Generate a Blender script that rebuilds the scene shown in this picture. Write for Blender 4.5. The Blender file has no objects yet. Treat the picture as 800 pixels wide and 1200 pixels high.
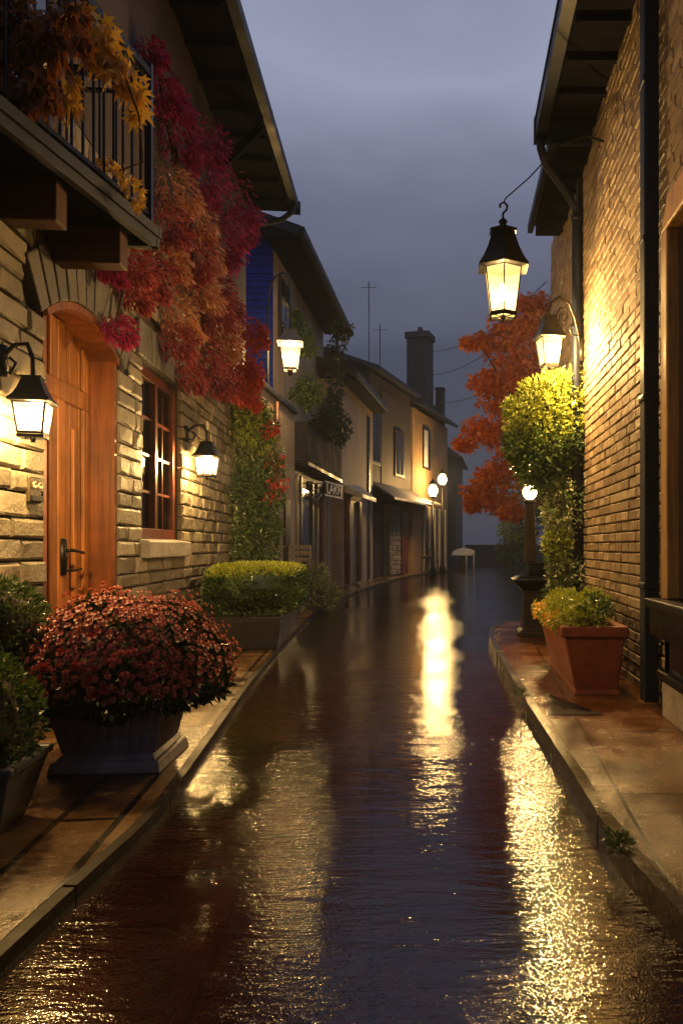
import bpy, math, random
from mathutils import Vector, Matrix
R = math.radians
random.seed(7)
S = bpy.context.scene
COL = S.collection
rnd = random.uniform
V3 = Vector

# ------------------------------------------------------------------ mesh helper
class MB:
    def __init__(s): s.v=[]; s.f=[]; s.m=[]
    def add(s, vs, fs, mi=0):
        b=len(s.v); s.v.extend(tuple(p) for p in vs)
        for f in fs: s.f.append(tuple(b+i for i in f)); s.m.append(mi)
    def hexa(s, p, mi=0):   # p: 4 bottom ccw, 4 top ccw
        s.add(p, [(3,2,1,0),(4,5,6,7),(0,1,5,4),(1,2,6,5),(2,3,7,6),(3,0,4,7)], mi)
    def box(s, x0,x1,y0,y1,z0,z1, mi=0):
        s.hexa([(x0,y0,z0),(x1,y0,z0),(x1,y1,z0),(x0,y1,z0),(x0,y0,z1),(x1,y0,z1),(x1,y1,z1),(x0,y1,z1)], mi)
    def taper(s, x0,x1,y0,y1,z0, X0,X1,Y0,Y1,z1, mi=0):
        s.hexa([(x0,y0,z0),(x1,y0,z0),(x1,y1,z0),(x0,y1,z0),(X0,Y0,z1),(X1,Y0,z1),(X1,Y1,z1),(X0,Y1,z1)], mi)
    def bar(s, a, b, w, h=None, mi=0):
        a=V3(a); b=V3(b); h=h or w; d=(b-a).normalized()
        u=V3((0,0,1)) if abs(d.z)<.95 else V3((0,1,0))
        sd=d.cross(u).normalized(); up=sd.cross(d)
        q=[sd*(-w/2)+up*(-h/2), sd*(w/2)+up*(-h/2), sd*(w/2)+up*(h/2), sd*(-w/2)+up*(h/2)]
        s.hexa([a+k for k in q]+[b+k for k in q], mi)
    def tube(s, pts, r, n=8, mi=0):
        pts=[V3(p) for p in pts]; rr=r if isinstance(r,(list,tuple)) else [r]*len(pts)
        vs=[]; fs=[]; prev=None
        for i,p in enumerate(pts):
            d=(pts[min(i+1,len(pts)-1)]-pts[max(i-1,0)]).normalized()
            if prev is None:
                u=V3((0,0,1)) if abs(d.z)<.9 else V3((1,0,0)); a=d.cross(u).normalized()
            else: a=(prev-d*prev.dot(d)).normalized()
            prev=a; b=d.cross(a)
            for k in range(n):
                t=2*math.pi*k/n; vs.append(p+(a*math.cos(t)+b*math.sin(t))*rr[i])
        for i in range(len(pts)-1):
            for k in range(n):
                fs.append((i*n+k, i*n+(k+1)%n, (i+1)*n+(k+1)%n, (i+1)*n+k))
        fs.append(tuple(range(n-1,-1,-1))); fs.append(tuple((len(pts)-1)*n+k for k in range(n)))
        s.add(vs, fs, mi)
    def lathe(s, prof, c=(0,0,0), n=16, rot=0, mi=0):
        vs=[]; fs=[]
        for r,z in prof:
            for k in range(n):
                t=2*math.pi*k/n+rot; vs.append((c[0]+r*math.cos(t), c[1]+r*math.sin(t), c[2]+z))
        for i in range(len(prof)-1):
            for k in range(n): fs.append((i*n+k, i*n+(k+1)%n, (i+1)*n+(k+1)%n, (i+1)*n+k))
        fs.append(tuple(range(n-1,-1,-1))); fs.append(tuple((len(prof)-1)*n+k for k in range(n)))
        s.add(vs, fs, mi)
    def prism(s, poly, ax, a, b, mi=0):     # poly in the two other axes
        n=len(poly)
        def P(q,t):
            return (t,q[0],q[1]) if ax=='x' else (q[0],t,q[1]) if ax=='y' else (q[0],q[1],t)
        s.add([P(q,a) for q in poly]+[P(q,b) for q in poly],
              [tuple(range(n-1,-1,-1)), tuple(range(n,2*n))]+[(i,(i+1)%n,n+(i+1)%n,n+i) for i in range(n)], mi)
    def blob(s, c, r, mi=0, n=10, jag=0.0):
        vs=[]; fs=[]; m=n//2
        for i in range(m+1):
            ph=math.pi*i/m
            for k in range(n):
                t=2*math.pi*k/n; q=1+rnd(-jag,jag)
                vs.append((c[0]+r[0]*math.sin(ph)*math.cos(t)*q, c[1]+r[1]*math.sin(ph)*math.sin(t)*q, c[2]+r[2]*math.cos(ph)*q))
        for i in range(m):
            for k in range(n): fs.append((i*n+k,(i+1)*n+k,(i+1)*n+(k+1)%n,i*n+(k+1)%n))
        s.add(vs,fs,mi)
    # ---- leaves
    def leaf(s, p, a, L, W, mi=0, shape='lance', fold=.25):
        a=a.normalized()
        q=V3((rnd(-1,1),rnd(-1,1),rnd(-1,1)))
        sd=a.cross(q)
        if sd.length<1e-4: sd=V3((1,0,0))
        sd.normalize(); n=sd.cross(a)
        if shape=='lance':
            s.add([p, p+a*L*.42+sd*W*.5+n*W*fold, p+a*L, p+a*L*.42-sd*W*.5+n*W*fold], [(0,1,2),(0,2,3)], mi)
        else:
            vs=[p]
            for ang,ln in ((-112,.5),(-82,.30),(-55,.82),(-27,.36),(0,1.0),(27,.36),(55,.82),(82,.30),(112,.5)):
                t=R(ang); c=math.cos(t)*ln*L; w=math.sin(t)*ln*W
                vs.append(p+a*(c+L*.12)+sd*w+n*(-abs(w)*fold+rnd(-.03,.03)*L))
            s.add(vs, [(0,i,i+1) for i in range(1,9)], mi)
    def spray(s, c, r, n, size, mi=0, shape='lance', out=1.0, down=.3, wild=.5, inner=.45, asp=.5, lean=(0,0,0)):
        c=V3(c); r=V3(r) if not isinstance(r,(int,float)) else V3((r,r,r)); lean=V3(lean)
        for i in range(n):
            d=V3((random.gauss(0,1),random.gauss(0,1),random.gauss(0,1))).normalized()
            k=inner+(1.06-inner)*random.random()**.6
            p=c+V3((d.x*r.x,d.y*r.y,d.z*r.z))*k
            a=d*out+V3((0,0,-down))+V3((rnd(-1,1),rnd(-1,1),rnd(-1,1)))*wild+lean
            if a.length<1e-3: a=V3((0,0,-1))
            L=size*rnd(.65,1.3)
            s.leaf(p,a,L,L*asp*rnd(.8,1.2),mi,shape)
    def build(s, name, mats, parent=None, smooth=False, bevel=0, seg=2):
        me=bpy.data.meshes.new(name); me.from_pydata(s.v,[],s.f)
        if not isinstance(mats,(list,tuple)): mats=[mats]
        for m in mats: me.materials.append(m)
        if len(mats)>1: me.polygons.foreach_set('material_index', s.m)
        if smooth: me.polygons.foreach_set('use_smooth',[True]*len(me.polygons))
        me.update()
        o=bpy.data.objects.new(name,me); COL.objects.link(o)
        if parent: o.parent=parent
        if bevel:
            b=o.modifiers.new('b','BEVEL'); b.width=bevel; b.segments=seg; b.limit_method='ANGLE'; b.angle_limit=R(40)
        return o

def tag(o,label,cat,group=None):
    o['label']=label; o['category']=cat
    if group: o['group']=group
    return o
def thing(name,label,cat,loc=(0,0,0),rz=0,group=None):
    o=bpy.data.objects.new(name,None); COL.objects.link(o); o.location=loc; o.rotation_euler=(0,0,rz)
    o.empty_display_size=.1
    return tag(o,label,cat,group)
def point(parent,loc,w,col=(1,.60,.20),rad=.06):
    l=bpy.data.lights.new('lamp_light','POINT'); l.energy=w; l.color=col; l.shadow_soft_size=rad
    o=bpy.data.objects.new('lamp_light',l); COL.objects.link(o); o.location=loc; o.parent=parent
    return o
def at(px,py,Y):        # a point of the place: photo pixel seen at distance Y
    return V3(((px-530)/900*Y, Y, 1.2+(640-py)/900*Y))

# ------------------------------------------------------------------ materials
class N:
    def __init__(s,name):
        s.m=bpy.data.materials.new(name); s.m.use_nodes=True; s.t=s.m.node_tree; s.t.nodes.clear()
        s.out=s('ShaderNodeOutputMaterial')
    def __call__(s,typ,ins=None,**kw):
        n=s.t.nodes.new(typ)
        for k,v in kw.items(): setattr(n,k,v)
        for k,v in (ins or {}).items():
            if hasattr(v,'is_linked') or isinstance(v,bpy.types.NodeSocket): s.t.links.new(v,n.inputs[k])
            else: n.inputs[k].default_value=v
        return n
    def coord(s,scale=(1,1,1),rot=(0,0,0),kind='Object'):
        tc=s('ShaderNodeTexCoord')
        mp=s('ShaderNodeMapping',{'Vector':tc.outputs[kind],'Scale':scale,'Rotation':rot})
        return mp.outputs[0]
    def noise(s,vec,scale,detail=4,rough=.55,dist=0):
        return s('ShaderNodeTexNoise',{'Vector':vec,'Scale':scale,'Detail':detail,'Roughness':rough,'Distortion':dist})
    def ramp(s,fac,stops):
        r=s('ShaderNodeValToRGB',{'Fac':fac}); e=r.color_ramp.elements
        while len(e)<len(stops): e.new(.5)
        for x,(p,c) in zip(e,stops):
            x.position=p; x.color=(c,c,c,1) if isinstance(c,(int,float)) else (*c,1)
        return r.outputs['Color']
    def mul(s,a,b,fac=1.0,mode='MULTIPLY'):
        n=s('ShaderNodeMix',data_type='RGBA',blend_type=mode); n.inputs[0].default_value=fac
        for i,v in ((6,a),(7,b)):
            if isinstance(v,bpy.types.NodeSocket): s.t.links.new(v,n.inputs[i])
            else: n.inputs[i].default_value=(*v,1) if len(v)==3 else v
        return n.outputs[2]
    def bump(s,h,strength,dist,nrm=None):
        d={'Height':h,'Strength':strength,'Distance':dist}
        if nrm: d['Normal']=nrm
        return s('ShaderNodeBump',d).outputs[0]
    def bsdf(s,col,rough=.6,nrm=None,metal=0,spec=.5,**kw):
        d={'Roughness':rough,'Metallic':metal,'Specular IOR Level':spec}
        d['Base Color']=col if isinstance(col,bpy.types.NodeSocket) else (*col,1)
        if nrm: d['Normal']=nrm
        d.update({k.replace('_',' '):v for k,v in kw.items()})
        b=s('ShaderNodeBsdfPrincipled',d); return b
    def done(s,sh):
        s.t.links.new(sh.outputs[0],s.out.inputs['Surface']); return s.m

def m_stone(name,c1,c2,c3,rough=.55,scale=1):
    n=N(name); v=n.coord(); g=n('ShaderNodeNewGeometry')
    base=n.ramp(g.outputs['Random Per Island'],[(0,c1),(.5,c2),(1,c3)])
    ns=n.noise(v,7*scale,6,.65); n2=n.noise(v,42*scale,5,.6)
    col=n.mul(base,n.ramp(ns.outputs[0],[(.25,(.55,.52,.5)),(.6,(1,1,1)),(.8,(1.15,1.08,.95))]),.9)
    col=n.mul(col,n.ramp(n2.outputs[0],[(.3,.7),(.6,1)]),.6)
    b=n.bump(ns.outputs[0],.6,.03); b=n.bump(n2.outputs[0],.55,.012,b)
    rg=n.ramp(ns.outputs[0],[(.3,rough-.15),(.7,rough+.2)])
    return n.done(n.bsdf(col,rg,b))
def m_plaster(name,c,var=.35,rough=.75,streak=True):
    n=N(name); v=n.coord(); ns=n.noise(v,1.3,6,.6); vs=n.coord((3,3,.35)); st=n.noise(vs,1.6,4,.6); n2=n.noise(v,60,4,.6); n3=n.noise(v,9,5,.6)
    col=n.mul((*c,1),n.ramp(ns.outputs[0],[(.3,(1-var,1-var*1.05,1-var*1.1)),(.7,(1.08,1.05,1))]),1)
    col=n.mul(col,n.ramp(st.outputs[0],[(.35,.72),(.55,1)]),.8 if streak else .2)
    b=n.bump(n2.outputs[0],.35,.006); b=n.bump(n3.outputs[0],.35,.03,b)
    return n.done(n.bsdf(col,rough,b))
def m_wood(name,c,axis='z',rough=.42,spec=.5):
    n=N(name)
    sc={'z':(9,9,.55),'y':(9,.55,9),'x':(.55,9,9)}[axis]
    v=n.coord(sc); ns=n.noise(v,2.2,7,.62,.6); n2=n.noise(n.coord(),3,3)
    g=n('ShaderNodeNewGeometry')
    isl=n.ramp(g.outputs['Random Per Island'],[(0,.75),(1,1.15)])
    col=n.mul((*c,1),n.ramp(ns.outputs[0],[(.3,(.42,.36,.3)),(.5,(.85,.8,.75)),(.7,(1.15,1.1,1.05))]),1)
    col=n.mul(col,isl,1); col=n.mul(col,n.ramp(n2.outputs[0],[(.3,.5),(.62,1)]),.8)
    b=n.bump(ns.outputs[0],.4,.008)
    return n.done(n.bsdf(col,rough,b,0,spec))
def m_plain(name,c,rough=.5,metal=0,var=.3,bump=.15,scale=14,spec=.5):
    n=N(name); v=n.coord(); ns=n.noise(v,scale,5,.6); n2=n.noise(v,2.1,4)
    col=n.mul((*c,1),n.ramp(ns.outputs[0],[(.3,1-var),(.7,1+var*.3)]),1)
    col=n.mul(col,n.ramp(n2.outputs[0],[(.3,1-var),(.65,1)]),.8)
    rg=n.ramp(n2.outputs[0],[(.3,max(.05,rough-.12)),(.7,min(1,rough+.15))])
    return n.done(n.bsdf(col,rg,n.bump(ns.outputs[0],bump,.006),metal,spec))
def m_leaf(name,cols,rough=.4,trans=.25,spec=.5):
    n=N(name); g=n('ShaderNodeNewGeometry')
    k=len(cols); col=n.ramp(g.outputs['Random Per Island'],[(i/(k-1),c) for i,c in enumerate(cols)])
    b=n.bsdf(col,rough,None,0,spec)
    t=n('ShaderNodeBsdfTranslucent',{'Color':n.mul(col,(1.3,1.2,.8),1)})
    mx=n('ShaderNodeMixShader',{0:trans}); n.t.links.new(b.outputs[0],mx.inputs[1]); n.t.links.new(t.outputs[0],mx.inputs[2])
    return n.done(mx)
def m_tiles(name,c,rough=.45):
    n=N(name); v=n.coord(); br=n('ShaderNodeTexBrick',{'Vector':v,'Color1':(*c,1),'Color2':(c[0]*.7,c[1]*.7,c[2]*.75,1),'Mortar':(c[0]*.3,c[1]*.3,c[2]*.3,1),'Scale':3.2,'Mortar Size':.03,'Brick Width':.7,'Row Height':.4})
    ns=n.noise(v,8,4)
    col=n.mul(br.outputs[0],n.ramp(ns.outputs[0],[(.3,.6),(.7,1.1)]),1)
    return n.done(n.bsdf(col,rough,n.bump(br.outputs[1],-.5,.02)))
def m_glow(name,c,e,tr=.5):
    n=N(name); v=n.coord(); ns=n.noise(v,6,3)
    em=n('ShaderNodeEmission',{'Color':(*c,1),'Strength':e}); t=n('ShaderNodeBsdfTransparent')
    gl=n.bsdf((.9,.85,.7),.25)
    a=n('ShaderNodeMixShader',{0:tr}); n.t.links.new(em.outputs[0],a.inputs[1]); n.t.links.new(t.outputs[0],a.inputs[2])
    b=n('ShaderNodeMixShader',{0:.05}); n.t.links.new(a.outputs[0],b.inputs[1]); n.t.links.new(gl.outputs[0],b.inputs[2])
    return n.done(b)
def m_glass(name,c=(.02,.022,.03)):
    n=N(name); v=n.coord(); ns=n.noise(v,2.5,2)
    return n.done(n.bsdf(c,.06,n.bump(ns.outputs[0],.05,.02),0,.6))

M={}
M['stone']=m_stone('stone_beige',(.27,.23,.16),(.14,.118,.085),(.36,.32,.24))
M['stone_grey']=m_stone('stone_grey',(.12,.12,.125),(.16,.155,.15),(.09,.092,.10))
M['stone_pale']=m_stone('stone_pale',(.42,.40,.36),(.36,.34,.31),(.46,.44,.40))
M['brick']=m_stone('brick_tan',(.36,.26,.165),(.21,.145,.09),(.45,.35,.23),.62,2.2)
M['mortar']=m_plain('mortar_dark',(.07,.058,.045),.85,0,.4,.5,25)
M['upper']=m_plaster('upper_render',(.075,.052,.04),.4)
M['beige']=m_plaster('plaster_beige',(.52,.41,.28),.3)
M['peach']=m_plaster('plaster_peach',(.50,.34,.22),.3)
M['ochre']=m_plaster('plaster_ochre',(.40,.245,.11),.3)
M['brownwall']=m_plaster('plaster_brown',(.055,.038,.03),.35)
M['darkwall']=m_plaster('plaster_slate',(.05,.055,.07),.3)
M['door']=m_wood('door_wood',(.52,.20,.04),'z',.46)
M['frame']=m_wood('frame_wood',(.30,.095,.022),'z',.42)
M['redwood']=m_wood('window_wood',(.17,.045,.02),'z',.38)
M['beam']=m_wood('beam_wood',(.10,.028,.01),'x',.6,.3)
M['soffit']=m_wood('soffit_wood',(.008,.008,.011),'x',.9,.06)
M['darkwood']=m_wood('dark_timber',(.035,.022,.016),'z',.5)
M['warmwood']=m_wood('warm_timber',(.55,.33,.12),'z',.45)
M['palewood']=m_wood('pale_timber',(.42,.37,.28),'z',.5)
M['iron']=m_plain('iron_black',(.013,.013,.015),.38,.6,.3,.2,30)
M['gutter']=m_plain('gutter_navy',(.012,.018,.038),.5,0,.3,.1,10,spec=.3)
M['facia']=m_plain('steel_slate',(.024,.036,.075),.7,0,.35,.1,8)
M['copper']=m_plain('lantern_bronze',(.055,.05,.04),.38,.7,.4,.25,25)
M['tile']=m_tiles('roof_tile_slate',(.035,.04,.055))
M['bluesiding']=m_plain('siding_blue',(.008,.03,.34),.9,0,.3,.1,6,spec=.1)
M['blueroof']=m_tiles('roof_blue',(.022,.035,.085),.4)
M['glow']=m_glow('lamp_glass',(1,.58,.17),1.5,.62)
M['glow_soft']=m_glow('lamp_glass_soft',(1,.58,.17),1.5,.62)
M['bulb']=m_glow('bulb_glow',(1,.68,.28),110,.8)
M['glass']=m_glass('window_glass')
M['curtain']=m_plain('curtain_red',(.10,.025,.018),.8,0,.4,.3,20)
M['terracotta']=m_plain('terracotta',(.30,.085,.035),.42,0,.35,.25,12)
M['planter']=m_plain('planter_slate',(.34,.31,.35),.42,0,.35,.2,12)
M['zinc']=m_plain('planter_zinc',(.10,.11,.125),.4,.3,.35,.15,10)
M['railgrey']=m_plain('railing_grey',(.02,.02,.026),.8,0,.35,.1,10,spec=.2)
M['planter_dark']=m_plain('planter_charcoal',(.03,.03,.036),.4,0,.35,.2,12)
M['soil']=m_plain('soil',(.03,.02,.013),.9,0,.5,.8,30)
M['white']=m_plain('white_paint',(.72,.72,.70),.4,0,.2,.1,8)
M['offwhite']=m_plain('cream_paint',(.62,.52,.36),.45,0,.25,.1,8)
M['kerb']=m_plain('kerb_stone',(.26,.235,.19),.24,0,.4,.35,28)
M['kerb_grey']=m_plain('kerb_grey',(.10,.085,.06),.2,0,.45,.4,30)
M['kerb_dark']=m_plain('kerb_slate',(.03,.021,.015),.5,0,.4,.35,28,spec=.2)
M['bark']=m_plain('bark',(.045,.028,.02),.75,0,.5,.8,20)
M['brass']=m_plain('plaque_bronze',(.10,.075,.04),.35,.7,.4,.3,40)
M['crimson']=m_leaf('leaf_crimson',[(.30,.016,.10),(.50,.05,.19),(.18,.010,.06),(.40,.03,.12)],.28)
M['tan']=m_leaf('leaf_tan',[(.60,.28,.15),(.76,.46,.28),(.44,.13,.08),(.66,.34,.18),(.80,.50,.28)],.25)
M['rust']=m_leaf('leaf_rust',[(.34,.04,.07),(.52,.15,.13),(.18,.018,.045)],.26)
M['scarlet']=m_leaf('leaf_scarlet',[(.38,.035,.02),(.5,.07,.03),(.26,.02,.018)],.35)
M['yellow']=m_leaf('leaf_yellow',[(.70,.44,.06),(.80,.55,.10),(.5,.26,.03)],.36)
M['amber']=m_leaf('leaf_amber',[(.30,.12,.028),(.22,.075,.02),(.38,.17,.04)],.36)
M['mapleorange']=m_leaf('leaf_maple',[(.58,.15,.03),(.42,.07,.02),(.70,.25,.05),(.34,.05,.02)],.45,.4)
M['darkgreen']=m_leaf('leaf_dark_green',[(.018,.04,.014),(.035,.065,.022),(.012,.028,.012)],.3,.2)
M['green']=m_leaf('leaf_green',[(.05,.10,.025),(.10,.16,.045),(.03,.065,.02)],.3,.25)
M['lime']=m_leaf('leaf_lime',[(.26,.33,.045),(.40,.44,.08),(.17,.23,.03)],.36,.3)
M['silver']=m_leaf('leaf_silver',[(.20,.25,.13),(.34,.38,.22),(.09,.12,.06)],.3,.2)
M['mum']=m_leaf('petal_rust_red',[(.42,.06,.06),(.72,.30,.25),(.20,.022,.026),(.60,.17,.14)],.5,.2)
M['mum_hi']=m_leaf('petal_red',[(.45,.05,.035),(.38,.03,.03)],.5,.2)

# wet road
def m_road():
    n=N('wet_road'); v=n.coord()
    big=n.noise(n.coord((1,.55,1)),.9,4,.55,.4); mid=n.noise(n.coord((1,1.7,1)),4.5,3,.55,.3)
    vo=n('ShaderNodeTexVoronoi',{'Vector':v,'Scale':130.0}); fine=n.noise(v,260,3,.6)
    pud=n.ramp(big.outputs[0],[(.40,0),(.56,1)])          # 1 = standing film of water
    col=n.mul(n.ramp(vo.outputs['Distance'],[(0,(.060,.018,.012)),(.6,(.020,.007,.006))]),n.ramp(mid.outputs[0],[(.3,.55),(.7,1.2)]),1)
    rg=n.ramp(pud,[(0,.075),(1,.05)])
    inv=n('ShaderNodeMath',{0:1.0,1:pud},operation='SUBTRACT').outputs[0]
    def scaled(k,c):
        q=n('ShaderNodeMath',{0:inv,1:k},operation='MULTIPLY_ADD'); q.inputs[2].default_value=c; return q.outputs[0]
    b=n.bump(vo.outputs['Distance'],scaled(.08,.05),.006)
    w1=n.noise(n.coord((.20,1,1),(0,0,R(3))),11,3,.6,.5); b=n.bump(w1.outputs[0],scaled(.10,.29),.016,b)
    w2=n.noise(n.coord((.42,1,1),(0,0,R(-4))),36,3,.6,.3); b=n.bump(w2.outputs[0],scaled(.16,.16),.009,b)
    gl=n.noise(n.coord((.8,1,1)),48,3,.6); b=n.bump(gl.outputs[0],scaled(.10,.05),.006,b)
    jo=n('ShaderNodeTexBrick',{'Vector':n.coord((1,1,1),(0,0,R(84))),'Scale':1.0,'Mortar Size':.011,'Mortar Smooth':.3,'Brick Width':2.1,'Row Height':.46},offset=.37)
    b=n.bump(jo.outputs[1],-.3,.007,b)
    col=n.mul(col,n.ramp(jo.outputs[1],[(0,1),(1,.35)]),.7)
    return n.done(n.bsdf(col,rg,b,0,.5))
def m_paving(name,c,bw,rh,rot,off=.5,rough=.26,mort=.012,sc=1.0,bumpy=.35):
    n=N(name); v=n.coord((1,1,1),(0,0,rot))
    br=n('ShaderNodeTexBrick',{'Vector':v,'Color1':(*c,1),'Color2':(c[0]*.6,c[1]*.58,c[2]*.55,1),'Mortar':(.012,.009,.008,1),'Scale':sc,'Mortar Size':mort,'Mortar Smooth':.3,'Brick Width':bw,'Row Height':rh,'Bias':0.0},offset=off)
    ns=n.noise(v,3,5,.6); gr=n.noise(v,90,4,.65)
    col=n.mul(br.outputs[0],n.ramp(ns.outputs[0],[(.3,(.6,.55,.5)),(.7,(1.15,1.1,1))]),1)
    col=n.mul(col,n.ramp(gr.outputs[0],[(.35,.65),(.65,1.1)]),.8)
    rg=n.ramp(ns.outputs[0],[(.35,rough-.14),(.7,rough+.22)])
    b=n.bump(gr.outputs[0],bumpy,.006); b=n.bump(br.outputs[1],-.8,.012,b); b=n.bump(ns.outputs[0],.25,.02,b)
    return n.done(n.bsdf(col,rg,b,0,.55))
M['road']=m_road()
M['pave_l']=m_paving('paving_boards',(.22,.13,.06),1.7,.25,R(83),.4,.24,.018)
M['pave_r']=m_paving('paving_slabs',(.21,.088,.030),1.15,.62,R(92),.35,.14,.009,1.0,.6)
M['ground']=m_plain('ground_dark',(.03,.027,.024),.7,0,.4,.4,4)

# ------------------------------------------------------------------ camera
cam=bpy.data.cameras.new('camera'); co=bpy.data.objects.new('camera',cam); COL.objects.link(co)
co.location=(0,0,1.2); co.rotation_euler=(R(90),0,0)
cam.sensor_fit='VERTICAL'; cam.sensor_height=36; cam.sensor_width=24; cam.lens=27
cam.shift_x=-130/1200; cam.shift_y=40/1200; cam.clip_start=.05; cam.clip_end=1500
S.camera=co

# ------------------------------------------------------------------ world, sun
w=bpy.data.worlds.new('World'); S.world=w; w.use_nodes=True; t=w.node_tree; t.nodes.clear()
def wn(typ,**k):
    n=t.nodes.new(typ)
    for a,b in k.items(): setattr(n,a,b)
    return n
SUN_EL,SUN_AZ=4,200
wo=wn('ShaderNodeOutputWorld'); bg=wn('ShaderNodeBackground'); bg2=wn('ShaderNodeBackground'); ad=wn('ShaderNodeAddShader')
sky=wn('ShaderNodeTexSky'); sky.sky_type='NISHITA'; sky.sun_disc=False; sky.sun_elevation=R(SUN_EL); sky.sun_rotation=R(SUN_AZ)
t.links.new(sky.outputs[0],bg2.inputs[0]); bg2.inputs[1].default_value=.004
tc=wn('ShaderNodeTexCoord'); sp=wn('ShaderNodeSeparateXYZ'); t.links.new(tc.outputs['Generated'],sp.inputs[0])
ns=wn('ShaderNodeTexNoise'); mp=wn('ShaderNodeMapping'); mp.inputs['Scale'].default_value=(1,1,2.4); t.links.new(tc.outputs['Generated'],mp.inputs[0]); t.links.new(mp.outputs[0],ns.inputs['Vector'])
ns.inputs['Scale'].default_value=2.2; ns.inputs['Detail'].default_value=5; ns.inputs['Roughness'].default_value=.5
ma=wn('ShaderNodeMath',operation='MULTIPLY_ADD'); t.links.new(ns.outputs[0],ma.inputs[0]); ma.inputs[1].default_value=.28; 
sb=wn('ShaderNodeMath',operation='SUBTRACT'); t.links.new(sp.outputs[2],sb.inputs[0]); sb.inputs[1].default_value=.125
t.links.new(sb.outputs[0],ma.inputs[2])
cr=wn('ShaderNodeValToRGB'); t.links.new(ma.outputs[0],cr.inputs[0])
e=cr.color_ramp.elements
stops=[(0,(.028,.032,.052)),(.14,(.030,.034,.056)),(.28,(.040,.045,.075)),(.42,(.106,.114,.172)),(.56,(.225,.242,.335)),(.80,(.085,.092,.14)),(1,(.03,.034,.055))]
while len(e)<len(stops): e.new(.5)
for x,(p,c) in zip(e,stops): x.position=p; x.color=(*c,1)
t.links.new(cr.outputs[0],bg.inputs[0]); bg.inputs[1].default_value=1.0
t.links.new(bg.outputs[0],ad.inputs[0]); t.links.new(bg2.outputs[0],ad.inputs[1]); t.links.new(ad.outputs[0],wo.inputs[0])
sl=bpy.data.lights.new('sun','SUN'); sl.energy=.02; sl.angle=R(25); sl.color=(.8,.85,1)
so=bpy.data.objects.new('sun',sl); COL.objects.link(so)
az=R(SUN_AZ); d=V3((math.sin(az)*math.cos(R(30)),math.cos(az)*math.cos(R(30)),math.sin(R(30))))
so.rotation_euler=d.to_track_quat('Z','Y').to_euler(); so.location=d*50

# ------------------------------------------------------------------ setting: ground, road, pavements
def structure(o): o['kind']='structure'; return o
m=MB(); m.add([(-80,-10,-.06),(80,-10,-.06),(80,150,-.06),(-80,150,-.06)],[(0,1,2,3)]); structure(m.build('ground',M['ground']))
m=MB(); m.add([(-7,-6,0),(12,-6,0),(12,70,0),(-7,70,0)],[(0,1,2,3)]); structure(m.build('road',M['road']))

def smooth_line(pts,n=6):
    out=[]
    for i in range(len(pts)-1):
        p0=V3((*pts[max(i-1,0)],0)); p1=V3((*pts[i],0)); p2=V3((*pts[i+1],0)); p3=V3((*pts[min(i+2,len(pts)-1)],0))
        for k in range(n):
            s=k/n
            q=.5*((2*p1)+(p2-p0)*s+(2*p0-5*p1+4*p2-p3)*s*s+(3*p1-p0-3*p2+p3)*s**3)
            out.append((q.x,q.y))
    out.append(tuple(pts[-1])); return out
KL=smooth_line([(-1.20,-2),(-1.27,2.2),(-1.28,3.25),(-1.37,4.04),(-1.745,6.83),(-2.1,10.2),(-2.40,14),(-2.42,19),(-2.15,25),(-1.62,30),(-.9,33.5),(-.1,36),(.0,40)])
KR=smooth_line([(.95,-2),(.80,1.2),(.68,2.28),(.606,2.87),(.572,3.96),(.50,6.19),(.45,9.0),(.50,10.2),(.72,11.15),(1.1,11.6),(1.6,11.7),(4,11.8)])
def offs(line,d):
    out=[]
    for i,(x,y) in enumerate(line):
        a=line[max(i-1,0)]; b=line[min(i+1,len(line)-1)]; t=V3((b[0]-a[0],b[1]-a[1],0)).normalized()
        out.append((x+t.y*d, y-t.x*d))
    return out
def strip(mb,la,lb,z0,z1):
    k=len(la)
    for i in range(k-1):
        mb.hexa([(*la[i],z0),(*lb[i],z0),(*lb[i+1],z0),(*la[i+1],z0),(*la[i],z1),(*lb[i],z1),(*lb[i+1],z1),(*la[i+1],z1)])
def slab(name,line,d1,d2,zt,mat,far=None,bev=0):
    a=offs(line,d1); b=far or offs(line,d2); vs=[]; fs=[]; k=len(a)
    for z in (-.05,zt):
        vs+= [(*p,z) for p in a]+[(*p,z) for p in b]
    for i in range(k-1):
        fs+=[(2*k+i,2*k+k+i,2*k+k+i+1,2*k+i+1),(i,i+1,2*k+i+1,2*k+i),(k+i+1,k+i,3*k+i,3*k+i+1)]
    fs+=[(0,2*k,3*k,k),(k-1,2*k-1,4*k-1,3*k-1)]
    m=MB(); m.add(vs,fs); return structure(m.build(name,mat,None,False,bev,3))
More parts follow.
